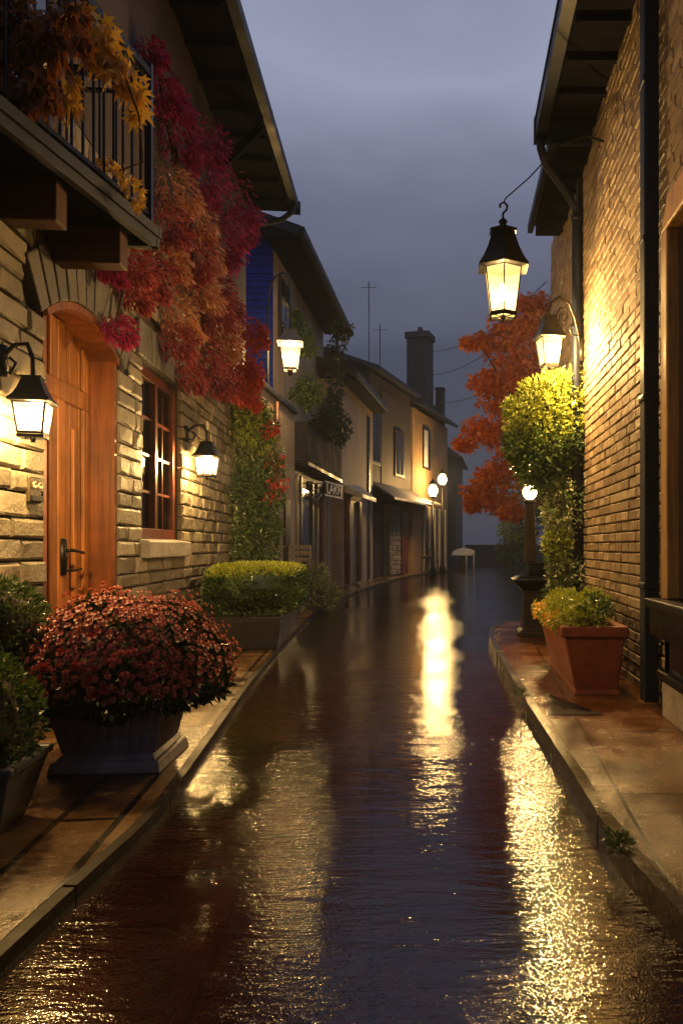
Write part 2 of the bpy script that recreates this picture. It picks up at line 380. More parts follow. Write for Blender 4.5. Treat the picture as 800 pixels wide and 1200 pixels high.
def kerb(name,line,d1,d2,zt,mat,L,bev):
    dense=[(p[0]+(q[0]-p[0])*k_/5,p[1]+(q[1]-p[1])*k_/5) for p,q in zip(line,line[1:]) for k_ in range(2)]+[line[-1]]; m=MB(); acc=0; cur=[dense[0]]
    for p,q in zip(dense,dense[1:]):
        acc+=math.dist(p,q); cur.append(q)
        if acc>L:
            u=V3((cur[-1][0]-cur[-2][0],cur[-1][1]-cur[-2][1],0)).normalized()*.012
            seg=cur[:-1]+[(cur[-1][0]-u.x,cur[-1][1]-u.y)]
            a,b=offs(seg,d1),offs(seg,d2); k=len(a); zz=zt+rnd(-.003,.003); vs=[(*p_,-.03) for p_ in a]+[(*p_,-.03) for p_ in b]+[(*p_,zz) for p_ in a]+[(*p_,zz) for p_ in b]; fs=[]
            for t_ in range(k-1): fs+=[(2*k+t_,3*k+t_,3*k+t_+1,2*k+t_+1),(t_,t_+1,2*k+t_+1,2*k+t_),(k+t_+1,k+t_,3*k+t_,3*k+t_+1)]
            fs+=[(0,2*k,3*k,k),(k-1,2*k-1,4*k-1,3*k-1)]
            m.add(vs,fs); cur=[q]; acc=0
    return structure(m.build(name,mat,None,False,bev,2))
kerb('kerb_left',KL,-.045,0,.05,M['kerb_dark'],.95,0)
slab('pavement_left',KL,-.049,0,.047,M['pave_l'],[(-6.5,y) for x,y in KL])
kerb('kerb_right',KR,0,.055,.105,M['kerb_grey'],.9,.010)
slab('pavement_right',KR,.058,0,.098,M['pave_r'],[(6 if x<3.5 else 6, min(y,11.0) if y<10.2 else min(y-.45,11.2)) for x,y in KR])

# ------------------------------------------------------------------ stone facing
def stones(mb,y0,y1,z0,z1,hr,lr,gaps,face=0.0,sgn=1,mi=0,gap=.014,relief=.015,jit=1.0):
    z=z0
    while z<z1-.03:
        h=min(rnd(*hr),z1-z)
        if z1-(z+h)<.06: h=z1-z
        zm=z+h/2
        cuts=[]
        for g in gaps:
            r=g(z,z+h) if callable(g) else ((g[0],g[1]) if (z+h>g[2]+.04 and z<g[3]-.04) else None)
            if r: cuts.append(r)
        cuts.sort(); segs=[]; cur=y0
        for a,b in cuts:
            if a>cur: segs.append((cur,a))
            cur=max(cur,b)
        if cur<y1: segs.append((cur,y1))
        for a,b in segs:
            y=a-rnd(0,lr[0]) if a==y0 else a
            while y<b-.01:
                l=rnd(*lr); e=y+l
                if b-e<lr[0]*.5: e=b
                ya,yb=max(y,a)+gap/2,min(e,b)-gap/2
                if yb-ya>.03:
                    o=rnd(-.006,.012)*jit; c=.016 if jit==1 else .007
                    q=lambda yy,zz,xx:(face+sgn*xx,yy,zz)
                    j=lambda s=.006:rnd(-s,s)*jit
                    za,zb=z+gap/2,z+h-gap/2
                    ring0=[q(ya,za,-.05),q(yb,za,-.05),q(yb,zb,-.05),q(ya,zb,-.05)]
                    ring1=[q(ya+j(),za+j(),o),q(yb+j(),za+j(),o),q(yb+j(),zb+j(),o),q(ya+j(),zb+j(),o)]
                    ym=(ya+yb)/2+rnd(-.2,.2)*(yb-ya)
                    r2=[q(ya+c+j(),za+c+j(),o+relief+j(.008)),q(ym,za+c+j(),o+relief+j(.010)),q(yb-c+j(),za+c+j(),o+relief+j(.008)),
                        q(yb-c+j(),zb-c+j(),o+relief+j(.008)),q(ym,zb-c+j(),o+relief+j(.010)),q(ya+c+j(),zb-c+j(),o+relief+j(.008))]
                    fs=[(0,1,5,4),(1,2,6,5),(2,3,7,6),(3,0,4,7),(4,5,10,9,8),(5,6,11,10),(6,7,13,12,11),(7,4,8,13),(8,9,12,13),(9,10,11,12)]
                    if sgn<0: fs=[tuple(reversed(f)) for f in fs]
                    mb.add(ring0+ring1+r2,fs,mi)
                y=e
        z+=h

# ================================================================== HOUSE 1 (left, stone)
TH=math.atan(.1)
def toL(X,D):
    x=X+2.12; return (x*math.cos(TH)+D*math.sin(TH), -x*math.sin(TH)+D*math.cos(TH))
H1=thing('stone_house','tall stone house with arched orange door, balcony and red window beside the street','house',(-2.12,0,0),TH)
DY0,DY1=4.925,6.33; WY0,WY1=6.98,8.41; YE=12.6; ZT=6.87
ARC_R=1.3425; ARC_C=(5.6275,1.5775+.0)
core=MB()
def cb(y0,y1,z0,z1,mi=0): core.box(-.34,-.035,y0,y1,z0,z1,mi)
cb(-3,DY0,0,4.2); cb(DY0,DY1,3.0,4.2); cb(DY1,WY0,0,4.2); cb(WY0,WY1,0,1.25); cb(WY0,WY1,2.9,4.2); cb(WY1,YE,0,4.2)
sp_=[(DY0,3.0)]+[(ARC_C[0]+ARC_R*math.sin(a),ARC_C[1]+ARC_R*math.cos(a)) for a in [R(-31.6+63.2*i/16) for i in range(17)]]+[(DY1,3.0)]
for i in range(1,len(sp_)-2):
    (ya,za),(yb,zb)=sp_[i],sp_[i+1]
    core.hexa([(-.34,ya,za),(-.035,ya,za),(-.035,yb,zb),(-.34,yb,zb),(-.34,ya,3.0),(-.035,ya,3.0),(-.035,yb,3.0),(-.34,yb,3.0)])
core.box(-6,-.35,-3,YE-.002,0,ZT-.05)
core.build('wall_core',M['mortar'],H1)
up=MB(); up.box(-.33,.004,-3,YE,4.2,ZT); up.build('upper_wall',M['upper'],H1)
st=MB()
def arch_gap(z0,z1):
    zm=(z0+z1)/2
    if z1<2.74: return (DY0,DY1) if z1>.1 else None
    d=(ARC_R+.34)**2-(zm-ARC_C[1])**2
    if d<=0 or zm>ARC_C[1]+ARC_R+.34: return None
    hw=min(math.sqrt(d),1.0); return (ARC_C[0]-hw,ARC_C[0]+hw)
stones(st,-3,YE,0,4.2,(.105,.175),(.24,.60),[arch_gap,(WY0,WY1,1.08,2.9),(WY0-.18,WY1+.18,2.9,3.24)])
# end wall facing down the street is hidden; corner returns
st.build('stone_facing',M['stone'],H1)
ar=MB()
for i in range(11):
    a0=R(-36.5+73*i/11+.35); a1=R(-36.5+73*(i+1)/11-.35); ro=ARC_R+.36+(.05 if i==5 else rnd(-.015,.015)); ri=ARC_R+.004
    pts=[(ARC_C[0]+r*math.sin(a),ARC_C[1]+r*math.cos(a)) for r,a in ((ri,a0),(ri,a1),(ro,a1),(ro,a0))]
    x1=.035+rnd(0,.014)
    ar.hexa([(-.06,*pts[0]),(x1,*pts[0]),(x1,*pts[1]),(-.06,*pts[1]),(-.06,*pts[3]),(x1,*pts[3]),(x1,*pts[2]),(-.06,*pts[2])])
ar.build('door_arch',M['stone_grey'],H1,False,.012)
li=MB(); y=WY0-.18
while y<WY1+.17:
    e=min(y+rnd(.12,.17),WY1+.18); li.box(-.05,.032+rnd(0,.012),y+.004,e-.004,2.905,3.235+rnd(-.02,.02)); y=e
li.build('window_lintel',M['stone_grey'],H1,False,.01)

# door
dr=MB(); n=7; x0,x1=-.27,-.215
for i in range(n):
    a=DY0+.04+(DY1-DY0-.08)*i/n; b=DY0+.04+(DY1-DY0-.08)*(i+1)/n
    hw=lambda yy: ARC_C[1]+math.sqrt(ARC_R**2-(yy-ARC_C[0])**2)-.02
    dr.hexa([(x0,a+.004,.27),(x1,a+.004,.27),(x1,b-.004,.27),(x0,b-.004,.27),(x0,a+.004,hw(a)),(x1,a+.004,hw(a)),(x1,b-.004,hw(b)),(x0,b-.004,hw(b))])
door=dr.build('door',M['door'],H1,False,.006)
rl=MB()
for (a,b,c,d) in ((DY0+.05,DY1-.05,2.28,2.42),(DY0+.05,DY1-.05,.28,.52),(5.635,5.76,.52,2.28),(5.50,5.622,.52,2.28),(5.635,5.76,2.42,2.86),(5.50,5.622,2.42,2.86),(5.93,5.99,.7,2.1),(DY0+.05,DY0+.2,.52,2.28),(DY1-.2,DY1-.05,.52,2.28),(DY0+.05,DY0+.2,2.42,2.76),(DY1-.2,DY1-.05,2.42,2.76)):
    rl.box(-.213,-.185,a,b,c,d)
rl.build('door_rail',M['door'],door,False,.008)
hd=MB(); hy=5.70
hd.lathe([(0,-.14),(.03,-.13),(.036,0),(.03,.13),(0,.14)],(-.182,hy,1.12),12)
hd.tube([(-.17,hy,1.16),(-.12,hy,1.17),(-.105,hy+.06,1.165),(-.108,hy+.2,1.15)],.013,8)
hd.tube([(-.17,hy,1.02),(-.13,hy,1.02),(-.12,hy+.05,1.02),(-.122,hy+.2,1.025)],.011,8)
hd.build('handle',M['iron'],door,True)
fr=MB()
fr.box(-.30,.0,DY1-.055,DY1-.004,.1,2.70); fr.box(-.30,.0,DY0+.004,DY0+.055,.1,2.70)
for i in range(16):
    a0=R(-31.5+63*i/16); a1=R(-31.5+63*(i+1)/16)
    pts=[(ARC_C[0]+r*math.sin(a),ARC_C[1]+r*math.cos(a)) for r,a in ((ARC_R-.05,a0),(ARC_R-.05,a1),(ARC_R-.002,a1),(ARC_R-.002,a0))]
    fr.hexa([(-.30,*pts[0]),(.026,*pts[0]),(.026,*pts[1]),(-.30,*pts[1]),(-.30,*pts[3]),(.026,*pts[3]),(.026,*pts[2]),(-.30,*pts[2])])
fr.build('door_frame',M['frame'],H1)
sp2=MB(); sp2.box(-.30,.20,DY0-.06,DY1+.06,.09,.20); sp2.box(-.30,.02,DY0+.01,DY1-.01,.20,.265); sp2.build('door_step',M['frame'],H1,False,.012)
# window
win=MB(); fx0,fx1=-.16,-.06
for a,b,c,d in ((WY0,WY0+.085,1.27,2.9),(WY1-.085,WY1,1.27,2.9),(WY0+.085,WY1-.085,1.27,1.37),(WY0+.085,WY1-.085,2.8,2.9),((WY0+WY1)/2-.04,(WY0+WY1)/2+.04,1.37,2.8)):
    win.box(fx0,fx1,a,b,c,d)
wf=win.build('window',M['redwood'],H1,False,.006)
mu=MB()
for i in (1,2,3): mu.box(-.135,-.095,WY0+.086,(WY0+WY1)/2-.041,1.37+1.43*i/4-.012,1.37+1.43*i/4+.012); mu.box(-.135,-.095,(WY0+WY1)/2+.041,WY1-.086,1.37+1.43*i/4-.012,1.37+1.43*i/4+.012)
for c in (.25,.75):
    yy=WY0+(WY1-WY0)*c; mu.box(-.132,-.098,yy-.01,yy+.01,1.372,2.798)
mu.build('glazing_bar',M['redwood'],wf)
g=MB(); g.box(-.120,-.114,WY0+.08,WY1-.08,1.36,2.81)
gm=N('pane_clear'); tr=gm('ShaderNodeBsdfTransparent',{'Color':(.7,.7,.72,1)}); gl=gm('ShaderNodeBsdfGlossy',{'Roughness':.04}); mx=gm('ShaderNodeMixShader',{0:.14}); gm.t.links.new(tr.outputs[0],mx.inputs[1]); gm.t.links.new(gl.outputs[0],mx.inputs[2]); M['pane']=gm.done(mx)
g.build('pane',M['pane'],wf)
cu=MB(); vs=[]; fs=[]; k=0
for a,b in ((WY0+.05,WY0+.62),(WY1-.5,WY1-.05)):
    base=len(vs)
    for i in range(33):
        yy=a+(b-a)*i/32; xx=-.24+.025*math.sin(i*1.25)
        vs+=[(xx,yy,1.3),(xx,yy,2.88),(xx-.01,yy,1.3),(xx-.01,yy,2.88)]
        if i<32: q=base+4*i; fs+=[(q,q+4,q+5,q+1),(q+3,q+7,q+6,q+2)]
cu.add(vs,fs); cu.build('curtain',M['curtain'],wf,True)
si=MB(); si.hexa([(-.06,WY0-.06,1.09),(.10,WY0-.06,1.09),(.10,WY1+.06,1.09),(-.06,WY1+.06,1.09),(-.06,WY0-.06,1.27),(.10,WY0-.06,1.245),(.10,WY1+.06,1.245),(-.06,WY1+.06,1.27)])
si.build('sill',M['stone_pale'],wf,False,.012)
# balcony
A=toL(-2.04,5.3); B=toL(-2.30,3.0); Cc=toL(-2.42,1.5)
bal=MB()
ins=.03
bal.prism([(.0,A[1]),(A[0]-ins,A[1]-.03),(B[0]-ins,B[1]),(Cc[0]-.05,Cc[1]),(.0,Cc[1])][::-1],'z',3.29,3.36)
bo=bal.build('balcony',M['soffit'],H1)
fa=MB()
for z0,z1,o in ((3.25,3.315,0),(3.318,3.385,.014)):
    for p,q in ((A,B),(B,Cc)): fa.bar((p[0]+o,p[1],(z0+z1)/2),(q[0]+o,q[1],(z0+z1)/2),.05,z1-z0)
    fa.bar((.01,A[1]-.025,(z0+z1)/2),(A[0]+o+.02,A[1]-.025,(z0+z1)/2),.05,z1-z0)
fa.build('fascia',M['facia'],bo,False,.004)
ra=MB()
def seg_bars(p,q):
    L=math.dist(p,q); n=max(2,int(L/.105))
    for i in range(n+1):
        x=p[0]+(q[0]-p[0])*i/n; y=p[1]+(q[1]-p[1])*i/n
        ra.tube([(x,y,3.38),(x,y,4.42)],.009,6)
    for z,r in ((4.43,.024),(3.47,.014),(4.30,.012)): ra.bar((*p,z),(*q,z),r*2)
Ai=(A[0]-.04,A[1]-.04); Bi=(B[0]-.04,B[1])
seg_bars((.03,A[1]-.04),Ai); seg_bars(Ai,Bi); seg_bars(Bi,(Cc[0]-.06,Cc[1]))
for p in (Ai,Bi): ra.bar((*p,3.38),(*p,4.5),.045)
ra.build('railing',M['iron'],bo)
for yb,wd in ((4.40,.16),(5.05,.16),(3.5,.16)):
    xo=A[0]+(B[0]-A[0])*(A[1]-yb)/(A[1]-B[1])-.10
    b=MB(); b.box(-.04,xo,yb-wd/2,yb+wd/2,3.04,3.285); b.build('beam',M['beam'],bo,False,.012)
bd=MB(); bd.box(.005,.03,3.7,5.0,3.4,5.7); bdo=bd.build('balcony_door',M['darkwood'],H1)
bp=MB()
for a,b in ((3.8,4.3),(4.4,4.9)): bp.box(.031,.036,a,b,3.9,5.6)
bp.build('pane',M['glass'],bdo)
# roof of house 1
def ov(y): return .33+.029*y
ro=MB()
ya,yb=-3,YE+.28
sf=[(0.004,ya),(ov(ya),ya),(ov(yb),yb),(0.004,yb)]
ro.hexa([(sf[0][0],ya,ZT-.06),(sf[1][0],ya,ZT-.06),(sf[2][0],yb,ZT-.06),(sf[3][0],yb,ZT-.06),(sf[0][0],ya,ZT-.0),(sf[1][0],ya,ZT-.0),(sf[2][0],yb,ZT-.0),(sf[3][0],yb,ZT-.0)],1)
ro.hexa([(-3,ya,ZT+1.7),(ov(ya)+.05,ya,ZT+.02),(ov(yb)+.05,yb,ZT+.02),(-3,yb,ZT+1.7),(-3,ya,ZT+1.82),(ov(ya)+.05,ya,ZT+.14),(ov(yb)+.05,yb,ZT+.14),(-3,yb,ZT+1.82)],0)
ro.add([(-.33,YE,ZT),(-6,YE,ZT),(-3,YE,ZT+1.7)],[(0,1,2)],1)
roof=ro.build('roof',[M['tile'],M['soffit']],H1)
for i in range(22):
    yy=.2+i*.64
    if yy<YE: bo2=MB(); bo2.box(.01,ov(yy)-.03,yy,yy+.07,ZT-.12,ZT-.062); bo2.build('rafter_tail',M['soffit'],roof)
gt=MB()
gt.bar((ov(ya)+.07,ya,ZT+.02),(ov(yb)+.07,yb,ZT+.02),.11,.13)
gt.bar((ov(ya)+.11,ya,ZT+.085),(ov(yb)+.11,yb,ZT+.085),.03,.03)
gt.box(ov(yb)-.02,ov(yb)+.15,yb-.005,yb+.02,ZT-.1,ZT+.12)
yq=yb-.25
gt.tube([(ov(yq)+.07,yq,ZT-.04),(ov(yq)+.06,yq,ZT-.16),(ov(yq)-.12,yq,ZT-.3),(.10,yq,ZT-.42)],.045,10)
gt.build('gutter',M['gutter'],roof,False)
for yy in (10.2,5.6): sb_=MB(); sb_.bar((.0,yy,ZT-.75),(ov(yy)-.02,yy,ZT-.1),.09,.1); sb_.build('bracket',M['soffit'],roof)

# ------------------------------------------------------------------ lantern builder
def lantern(root,n,rt,rb,hg,hc,cap_out,glow,finial=True,rot=None,z0=0.0,metal='copper',tall=1.0):
    """root-local: glass from z0 to z0+hg, cap above"""
    rot=math.pi/n if rot is None else rot
    c=lambda r,z,k:V3((r*math.cos(2*math.pi*k/n+rot),r*math.sin(2*math.pi*k/n+rot),z))
    for k in range(n):
        p=[c(rb*.96,z0,k),c(rb*.96,z0,k+1),c(rt*.96,z0+hg,k+1),c(rt*.96,z0+hg,k)]
        nn=(p[0]+p[1])*.5; nn.z=0; nn=nn.normalized()*.004
        g=MB(); g.hexa([p[0],p[1],p[2],p[3],p[0]+nn,p[1]+nn,p[2]+nn,p[3]+nn]); g.build('glass_pane',M[glow],root)
    f=MB(); bw=max(.010,rt*.055)
    for k in range(n): f.bar(c(rb,z0-.005,k),c(rt,z0+hg,k),bw)
    for k in range(n):
        for r,z,h in ((rb,z0,bw*1.4),(rt,z0+hg,bw*1.3)): f.bar(c(r,z,k),c(r,z,k+1),bw,h)
    f.build('frame',M[metal],root)
    ba=MB()
    for k in range(n):
        ba.bar(c(rb*1.02,z0-.018,k),c(rb*1.02,z0-.018,k+1),bw*1.3,.018); ba.bar(c(rb,z0-.016,k),(0,0,z0-.022),bw*.7)
    ba.lathe([(rb*.12,z0-.05),(rb*.2,z0-.03),(rb*.2,z0-.012)],(0,0,0),8); ba.build('base',M[metal],root)
    gb=MB(); gb.lathe([(rb*.94,z0-.008),(rb*.94,z0-.004)],(0,0,0),n,rot); gb.build('bottom_pane',M[glow],root)
    cp=MB(); q=n if n>4 else 4
    prof=[(rt*.9,z0+hg-.005),(cap_out,z0+hg+.005),(cap_out,z0+hg+.02),(cap_out*.80,z0+hg+hc*.28),(cap_out*.62,z0+hg+hc*.55),(cap_out*.50,z0+hg+hc*.82),(cap_out*.44,z0+hg+hc*.93),(cap_out*.54,z0+hg+hc*.95),(cap_out*.54,z0+hg+hc),(cap_out*.22,z0+hg+hc*1.04)]
    cp.lathe(prof,(0,0,0),n,rot); cp.build('cap',M[metal],root,False,.004)
    if finial:
        fi=MB(); zt=z0+hg+hc*1.03; s=rt*.9
        fi.lathe([(s*.30,zt),(s*.34,zt+s*.12),(s*.16,zt+s*.25),(s*.26,zt+s*.42),(s*.12,zt+s*.58),(s*.05,zt+s*.65)],(0,0,0),12)
        fi.build('finial',M[metal],root,True)
    bu=MB(); bu.blob((0,0,z0+hg*.48),(rb*.30,rb*.30,hg*.22),0,10); bu.build('bulb',M['bulb'],root,True)

# big hanging lantern
BL=thing('hanging_lantern','large dark lantern glowing in mid-air over the wet street, hung from a wire','lantern',at(589,368,6.3),0)
lantern(BL,6,.165,.115,.365,.32,.232,'glow',True,R(30),0,'iron')
hk=MB(); zt=.365+.32
hk.tube([(0,0,zt+.10),(0,0,zt+.14),(.03,0,zt+.17),(.035,0,zt+.205),(.008,0,zt+.232),(-.024,0,zt+.215),(-.022,0,zt+.185)],.010,8)
hk.build('hook',M['iron'],BL,True)
point(BL,(0,0,.17),150,(1,.60,.20),.06)
top=BL.location+V3((.005,0,zt+.226))
wr=MB(); pts=[V3((1.43,7.3,5.05)),V3((1.25,7.15,5.02)),V3((.95,6.86,4.78)),V3((.65,6.55,4.34)),top+V3((.02,.02,.05)),top]
wr.tube([p-BL.location for p in pts],[.012,.009,.007,.006,.006,.005],8); wr.build('arm',M['iron'],BL,True)

# wall lamp by the door
def wall_lamp(root,arm_z,reach,hc_top):
    b=MB(); b.lathe([(.0,-.09),(.05,-.085),(.05,.085),(0,.09)],(-reach+.015,0,arm_z),12)
    b.tube([(-reach+.02,0,arm_z),(-reach*.5,0,arm_z+.09),(-reach*.15,0,arm_z+.10),(0,0,arm_z+.02),(0,0,hc_top)],.013,8)
    b.tube([(-reach+.02,0,arm_z-.04),(-reach*.6,0,arm_z-.07),(-reach*.45,0,arm_z-.01),(-reach*.62,0,arm_z+.02)],.009,8)
    b.build('bracket',M['iron'],root,True)
x,y=toL(-2.35,4.25)
L1=thing('wall_lantern','bronze wall lantern glowing on the stone wall just left of the orange door','wall lamp',(-2.335,4.28,1.2+(640-508)/900*4.28),TH,'wall lanterns on the stone house')
lantern(L1,4,.115,.085,.165,.15,.15,'glow_soft',False,R(45+8),0,'iron'); wall_lamp(L1,.40,.20,.30)
point(L1,(0.02,0,.11),420,(1,.60,.20),.05)
L2=thing('wall_lantern','bell-capped wall lantern between the red window and the climbing shrub','wall lamp',(-2.73,8.54,1.2+(640-557)/900*8.54),TH,'wall lanterns on the stone house')
lantern(L2,6,.13,.10,.20,.17,.165,'glow_soft',False,R(20),0,'iron'); wall_lamp(L2,.46,.26,.36)
point(L2,(0,0,.135),480,(1,.60,.20),.05)

# plaque
px_,py_=-2.12-.1*4.72+.035,4.72
PQ=thing('wall_plaque','small bronze plaque with scroll ornament on the stones beside the door','plaque',(px_,py_,1.54),TH)
p=MB(); p.box(-.03,.0,-.085,.085,-.075,.085); p.build('plate',M['brass'],PQ,False,.008)
p=MB(); p.box(.001,.016,-.08,.08,-.066,-.03); p.build('letter_slot',M['iron'],PQ,False,.004)
p=MB()
for s in (-1,1): p.tube([(.006,s*.005,.02),(.012,s*.03,.05),(.012,s*.06,.045),(.012,s*.06,.018),(.012,s*.035,.015),(.012,s*.03,.032)],.006,6)
p.build('scroll',M['palewood'],PQ,True)

# ================================================================== RIGHT HOUSE
XR=1.45
RH=thing('brick_house','tan brick house with deep dark eaves, downpipes and a window bay on the pavement','house',(XR,0,0),0)
RY=11.3
c=MB(); c.box(.035,.36,-3,RY,0,5.75); c.box(.36,6,-3,RY-.003,0,5.7); c.build('wall_core',M['mortar'],RH)
b=MB(); stones(b,-1,RY,0,5.6,(.086,.090),(.23,.27),[(-.5,5.06,.0,3.42)],0,-1,0,.012,.008,.4); b.build('brick_facing',M['brick'],RH)
b=MB()
z=0
while z<5.6:
    b.box(-.0,.4,RY+.002,RY+.03,z+.005,z+.1); z+=.105
# roof
r=MB()
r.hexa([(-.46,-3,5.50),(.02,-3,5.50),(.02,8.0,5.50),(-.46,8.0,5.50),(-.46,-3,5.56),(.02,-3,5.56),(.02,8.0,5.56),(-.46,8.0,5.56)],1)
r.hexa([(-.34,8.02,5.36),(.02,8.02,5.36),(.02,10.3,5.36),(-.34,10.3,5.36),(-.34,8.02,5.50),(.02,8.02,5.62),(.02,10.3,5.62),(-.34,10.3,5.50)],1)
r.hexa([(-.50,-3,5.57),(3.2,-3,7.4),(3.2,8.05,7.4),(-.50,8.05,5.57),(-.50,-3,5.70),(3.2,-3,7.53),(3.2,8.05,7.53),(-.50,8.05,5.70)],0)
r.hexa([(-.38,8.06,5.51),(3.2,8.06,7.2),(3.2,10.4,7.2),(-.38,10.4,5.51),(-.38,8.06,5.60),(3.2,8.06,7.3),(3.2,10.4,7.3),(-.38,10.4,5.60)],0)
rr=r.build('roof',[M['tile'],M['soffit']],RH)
g=MB()
g.bar((-.53,-3,5.56),(-.53,8.06,5.56),.11,.16); g.bar((-.585,-3,5.645),(-.585,8.06,5.645),.025,.03)
g.box(-.60,-.44,8.0,8.08,5.42,5.68); g.box(-.46,.0,7.93,8.0,5.36,5.5)
g.bar((-.40,8.1,5.50),(-.40,10.42,5.50),.07,.11)
g.build('gutter',M['gutter'],rr)
for i in range(6): bt=MB(); bt.box(-.335,.0,8.2+i*.36,8.2+i*.36+.05,5.30,5.358); bt.build('rafter_tail',M['soffit'],rr)
for i in range(16): bt=MB(); bt.box(-.45,.0,.2+i*.5,.2+i*.5+.06,5.44,5.498); bt.build('rafter_tail',M['soffit'],rr)
dp=MB()
dp.tube([(-.53,8.02,5.48),(-.53,8.02,5.36),(-.48,8.08,5.24),(-.20,8.35,5.02),(-.10,8.42,4.9),(-.10,8.42,4.7),(-.10,8.42,.12)],.045,12)
for z in (1.0,2.3,3.6,4.8): dp.lathe([(.056,-.03),(.056,.03)],(-.10,8.42,z),12)
dp.build('downpipe',M['gutter'],RH,True)
dp=MB(); dp.box(-.135,-.03,5.28,5.41,.12,5.42)
for z in (.9,2.2,3.3,4.4): dp.box(-.145,-.028,5.27,5.42,z,z+.05)
dp.build('downpipe',M['gutter'],RH,False,.014)
pl=MB(); pl.box(-.06,.05,8.52,8.66,.1,5.3); pl.build('corner_post',M['darkwood'],RH)
# window bay
wb=MB(); wb.box(-.16,.03,-.5,5.05,.62,.80); wb.box(-.19,-.0,-.5,5.07,.80,.86); wbo=wb.build('window_bay',M['iron'],RH,False,.01)
f=MB(); f.hexa([(-.10,4.86,.86),(.03,4.86,.86),(.03,5.0,.86),(-.10,5.0,.86),(-.10,4.86,3.22),(.03,4.86,3.22),(.03,5.0,3.22),(-.10,5.0,3.22)])
f.hexa([(-.10,-.5,3.22),(.03,-.5,3.22),(.03,5.0,3.22),(-.10,5.0,3.22),(-.10,-.5,3.42),(.03,-.5,3.42),(.03,4.85,3.42),(-.10,4.85,3.42)])
f.box(-.09,.03,3.4,3.5,.86,3.22); f.build('window_frame',M['warmwood'],wbo,False,.012)
f=MB(); f.box(-.02,.0,-.4,3.4,.87,3.2); f.box(-.02,.0,3.5,4.86,.87,3.2); f.build('pane',M['glass'],wbo)
f=MB(); f.box(-.07,.03,-.5,5.0,.36,.615); f.box(-.07,.03,4.9,5.0,.36,.615); f.build('lower_pane',M['glass'],wbo)
f=MB(); f.box(-.12,.03,-.5,5.02,.335,.395); f.build('lower_rail',M['iron'],wbo,False,.008)
f=MB(); f.box(-.09,.03,-.5,5.0,.09,.33); f.build('plinth',M['stone_pale'],wbo,False,.015)

# bracket lantern on the right wall
L3=thing('wall_lantern','glowing lantern on a scrolled iron bracket above the lime climber','wall lamp',at(643,428,8.0),0)
lantern(L3,4,.155,.105,.27,.24,.20,'glow',False,R(45+12),0,'copper')
b=MB(); zc=.27+.24
b.tube([(0,0,zc),(0,0,zc+.06),(.03,.05,zc+.16),(.12,.12,zc+.24),(.24,.22,zc+.20),(.31,.28,zc+.06),(.36,.36,zc-.1),(.40,.40,zc-.3)],.016,8)
b.tube([(.10,.1,zc+.05),(.13,.13,zc+.13),(.20,.18,zc+.13),(.22,.2,zc+.05),(.18,.16,zc-.02),(.12,.12,zc-.01),(.13,.13,zc+.06),(.17,.16,zc+.07)],.010,8)
b.tube([(.36,.36,zc-.1),(.27,.26,zc-.12),(.24,.23,zc-.05),(.28,.27,zc-.0)],.009,8)
b.lathe([(.0,-.12),(.03,-.12),(.03,.12),(0,.12)],(.40,.40,zc-.25),8)
b.build('bracket',M['copper'],L3,True)
point(L3,(0.08,-.05,.12),500,(1,.60,.20),.06)

# ================================================================== PLANTS
def leafmat(*k): return [M[i] for i in k]
MI={'crimson':0,'tan':1,'rust':2,'scarlet':3}
RV=thing('red_creeper','crimson and copper autumn creeper cascading down the stone house past the balcony','climbing plant',at(285,470,10.6))
mb=MB()
clumps=[('crimson',178,62,16),('crimson',188,105,22),('crimson',205,155,32),('crimson',232,198,36),('crimson',262,232,34),('crimson',278,268,22),('crimson',258,285,30),('crimson',200,120,20),('crimson',240,165,26),
 ('tan',203,222,26),('tan',225,258,24),('rust',195,262,26),('tan',238,298,22),('tan',198,300,22),('rust',222,300,30),('tan',228,335,26),('tan',208,368,22),('rust',240,360,30),('tan',255,378,24),('rust',252,335,22),  # tan clumps carry the creeper's lantern highlights as leaf colour
 ('rust',150,308,24),('rust',178,325,24),('rust',160,340,20),('crimson',140,385,17),('crimson',128,312,16),('rust',205,400,22),('rust',236,415,24),
 ('scarlet',296,388,15),('scarlet',278,418,24),('scarlet',291,438,16),('scarlet',262,445,20),('rust',250,440,22),('scarlet',288,462,14),('rust',222,440,16),('rust',266,362,18),('tan',262,405,18)]
off=RV.location
for ty,px,py,rp in clumps:
    Dw=2.12/((530-px)/900-.1); D=min(Dw*.93,11.0); c=at(px,py,D); r=rp/900*D*1.05
    n=int(150+210*rp/24*(D/8)**.5)
    mb.spray(c-off,(r,r*1.1,r),int(n*1.2),.062*(D/8)**.4,MI[ty],'lance',.7,.9,.35,.3,.42,(.45,0,0))
    for _ in range(3):  # hanging fingers give the cascade its ragged outline
        cc=c-off+V3((rnd(.2,1)*r,rnd(-.5,.3)*r,-rnd(.4,1.0)*r)); mb.spray(cc,(r*.35,r*.3,r*.4),n//5,.068*(D/8)**.4,MI[ty],'lance',.5,1.0,.3,.2,.36,(.5,0,0))
mb.build('foliage',leafmat('crimson','tan','rust','scarlet'),RV)
sm=MB()
def wp(px,py,o=.06):
    Dw=2.12/((530-px)/900-.1); D=Dw*(1-o); return at(px,py,D)-off
sm.tube([wp(180,40),wp(195,130),wp(215,230),wp(230,320),wp(245,400),wp(262,470)],[.02,.03,.035,.04,.045,.05],8)
sm.tube([wp(225,290),wp(190,310),wp(150,320),wp(135,380)],[.025,.02,.015,.01],6)
sm.build('stem',M['bark'],RV,True)

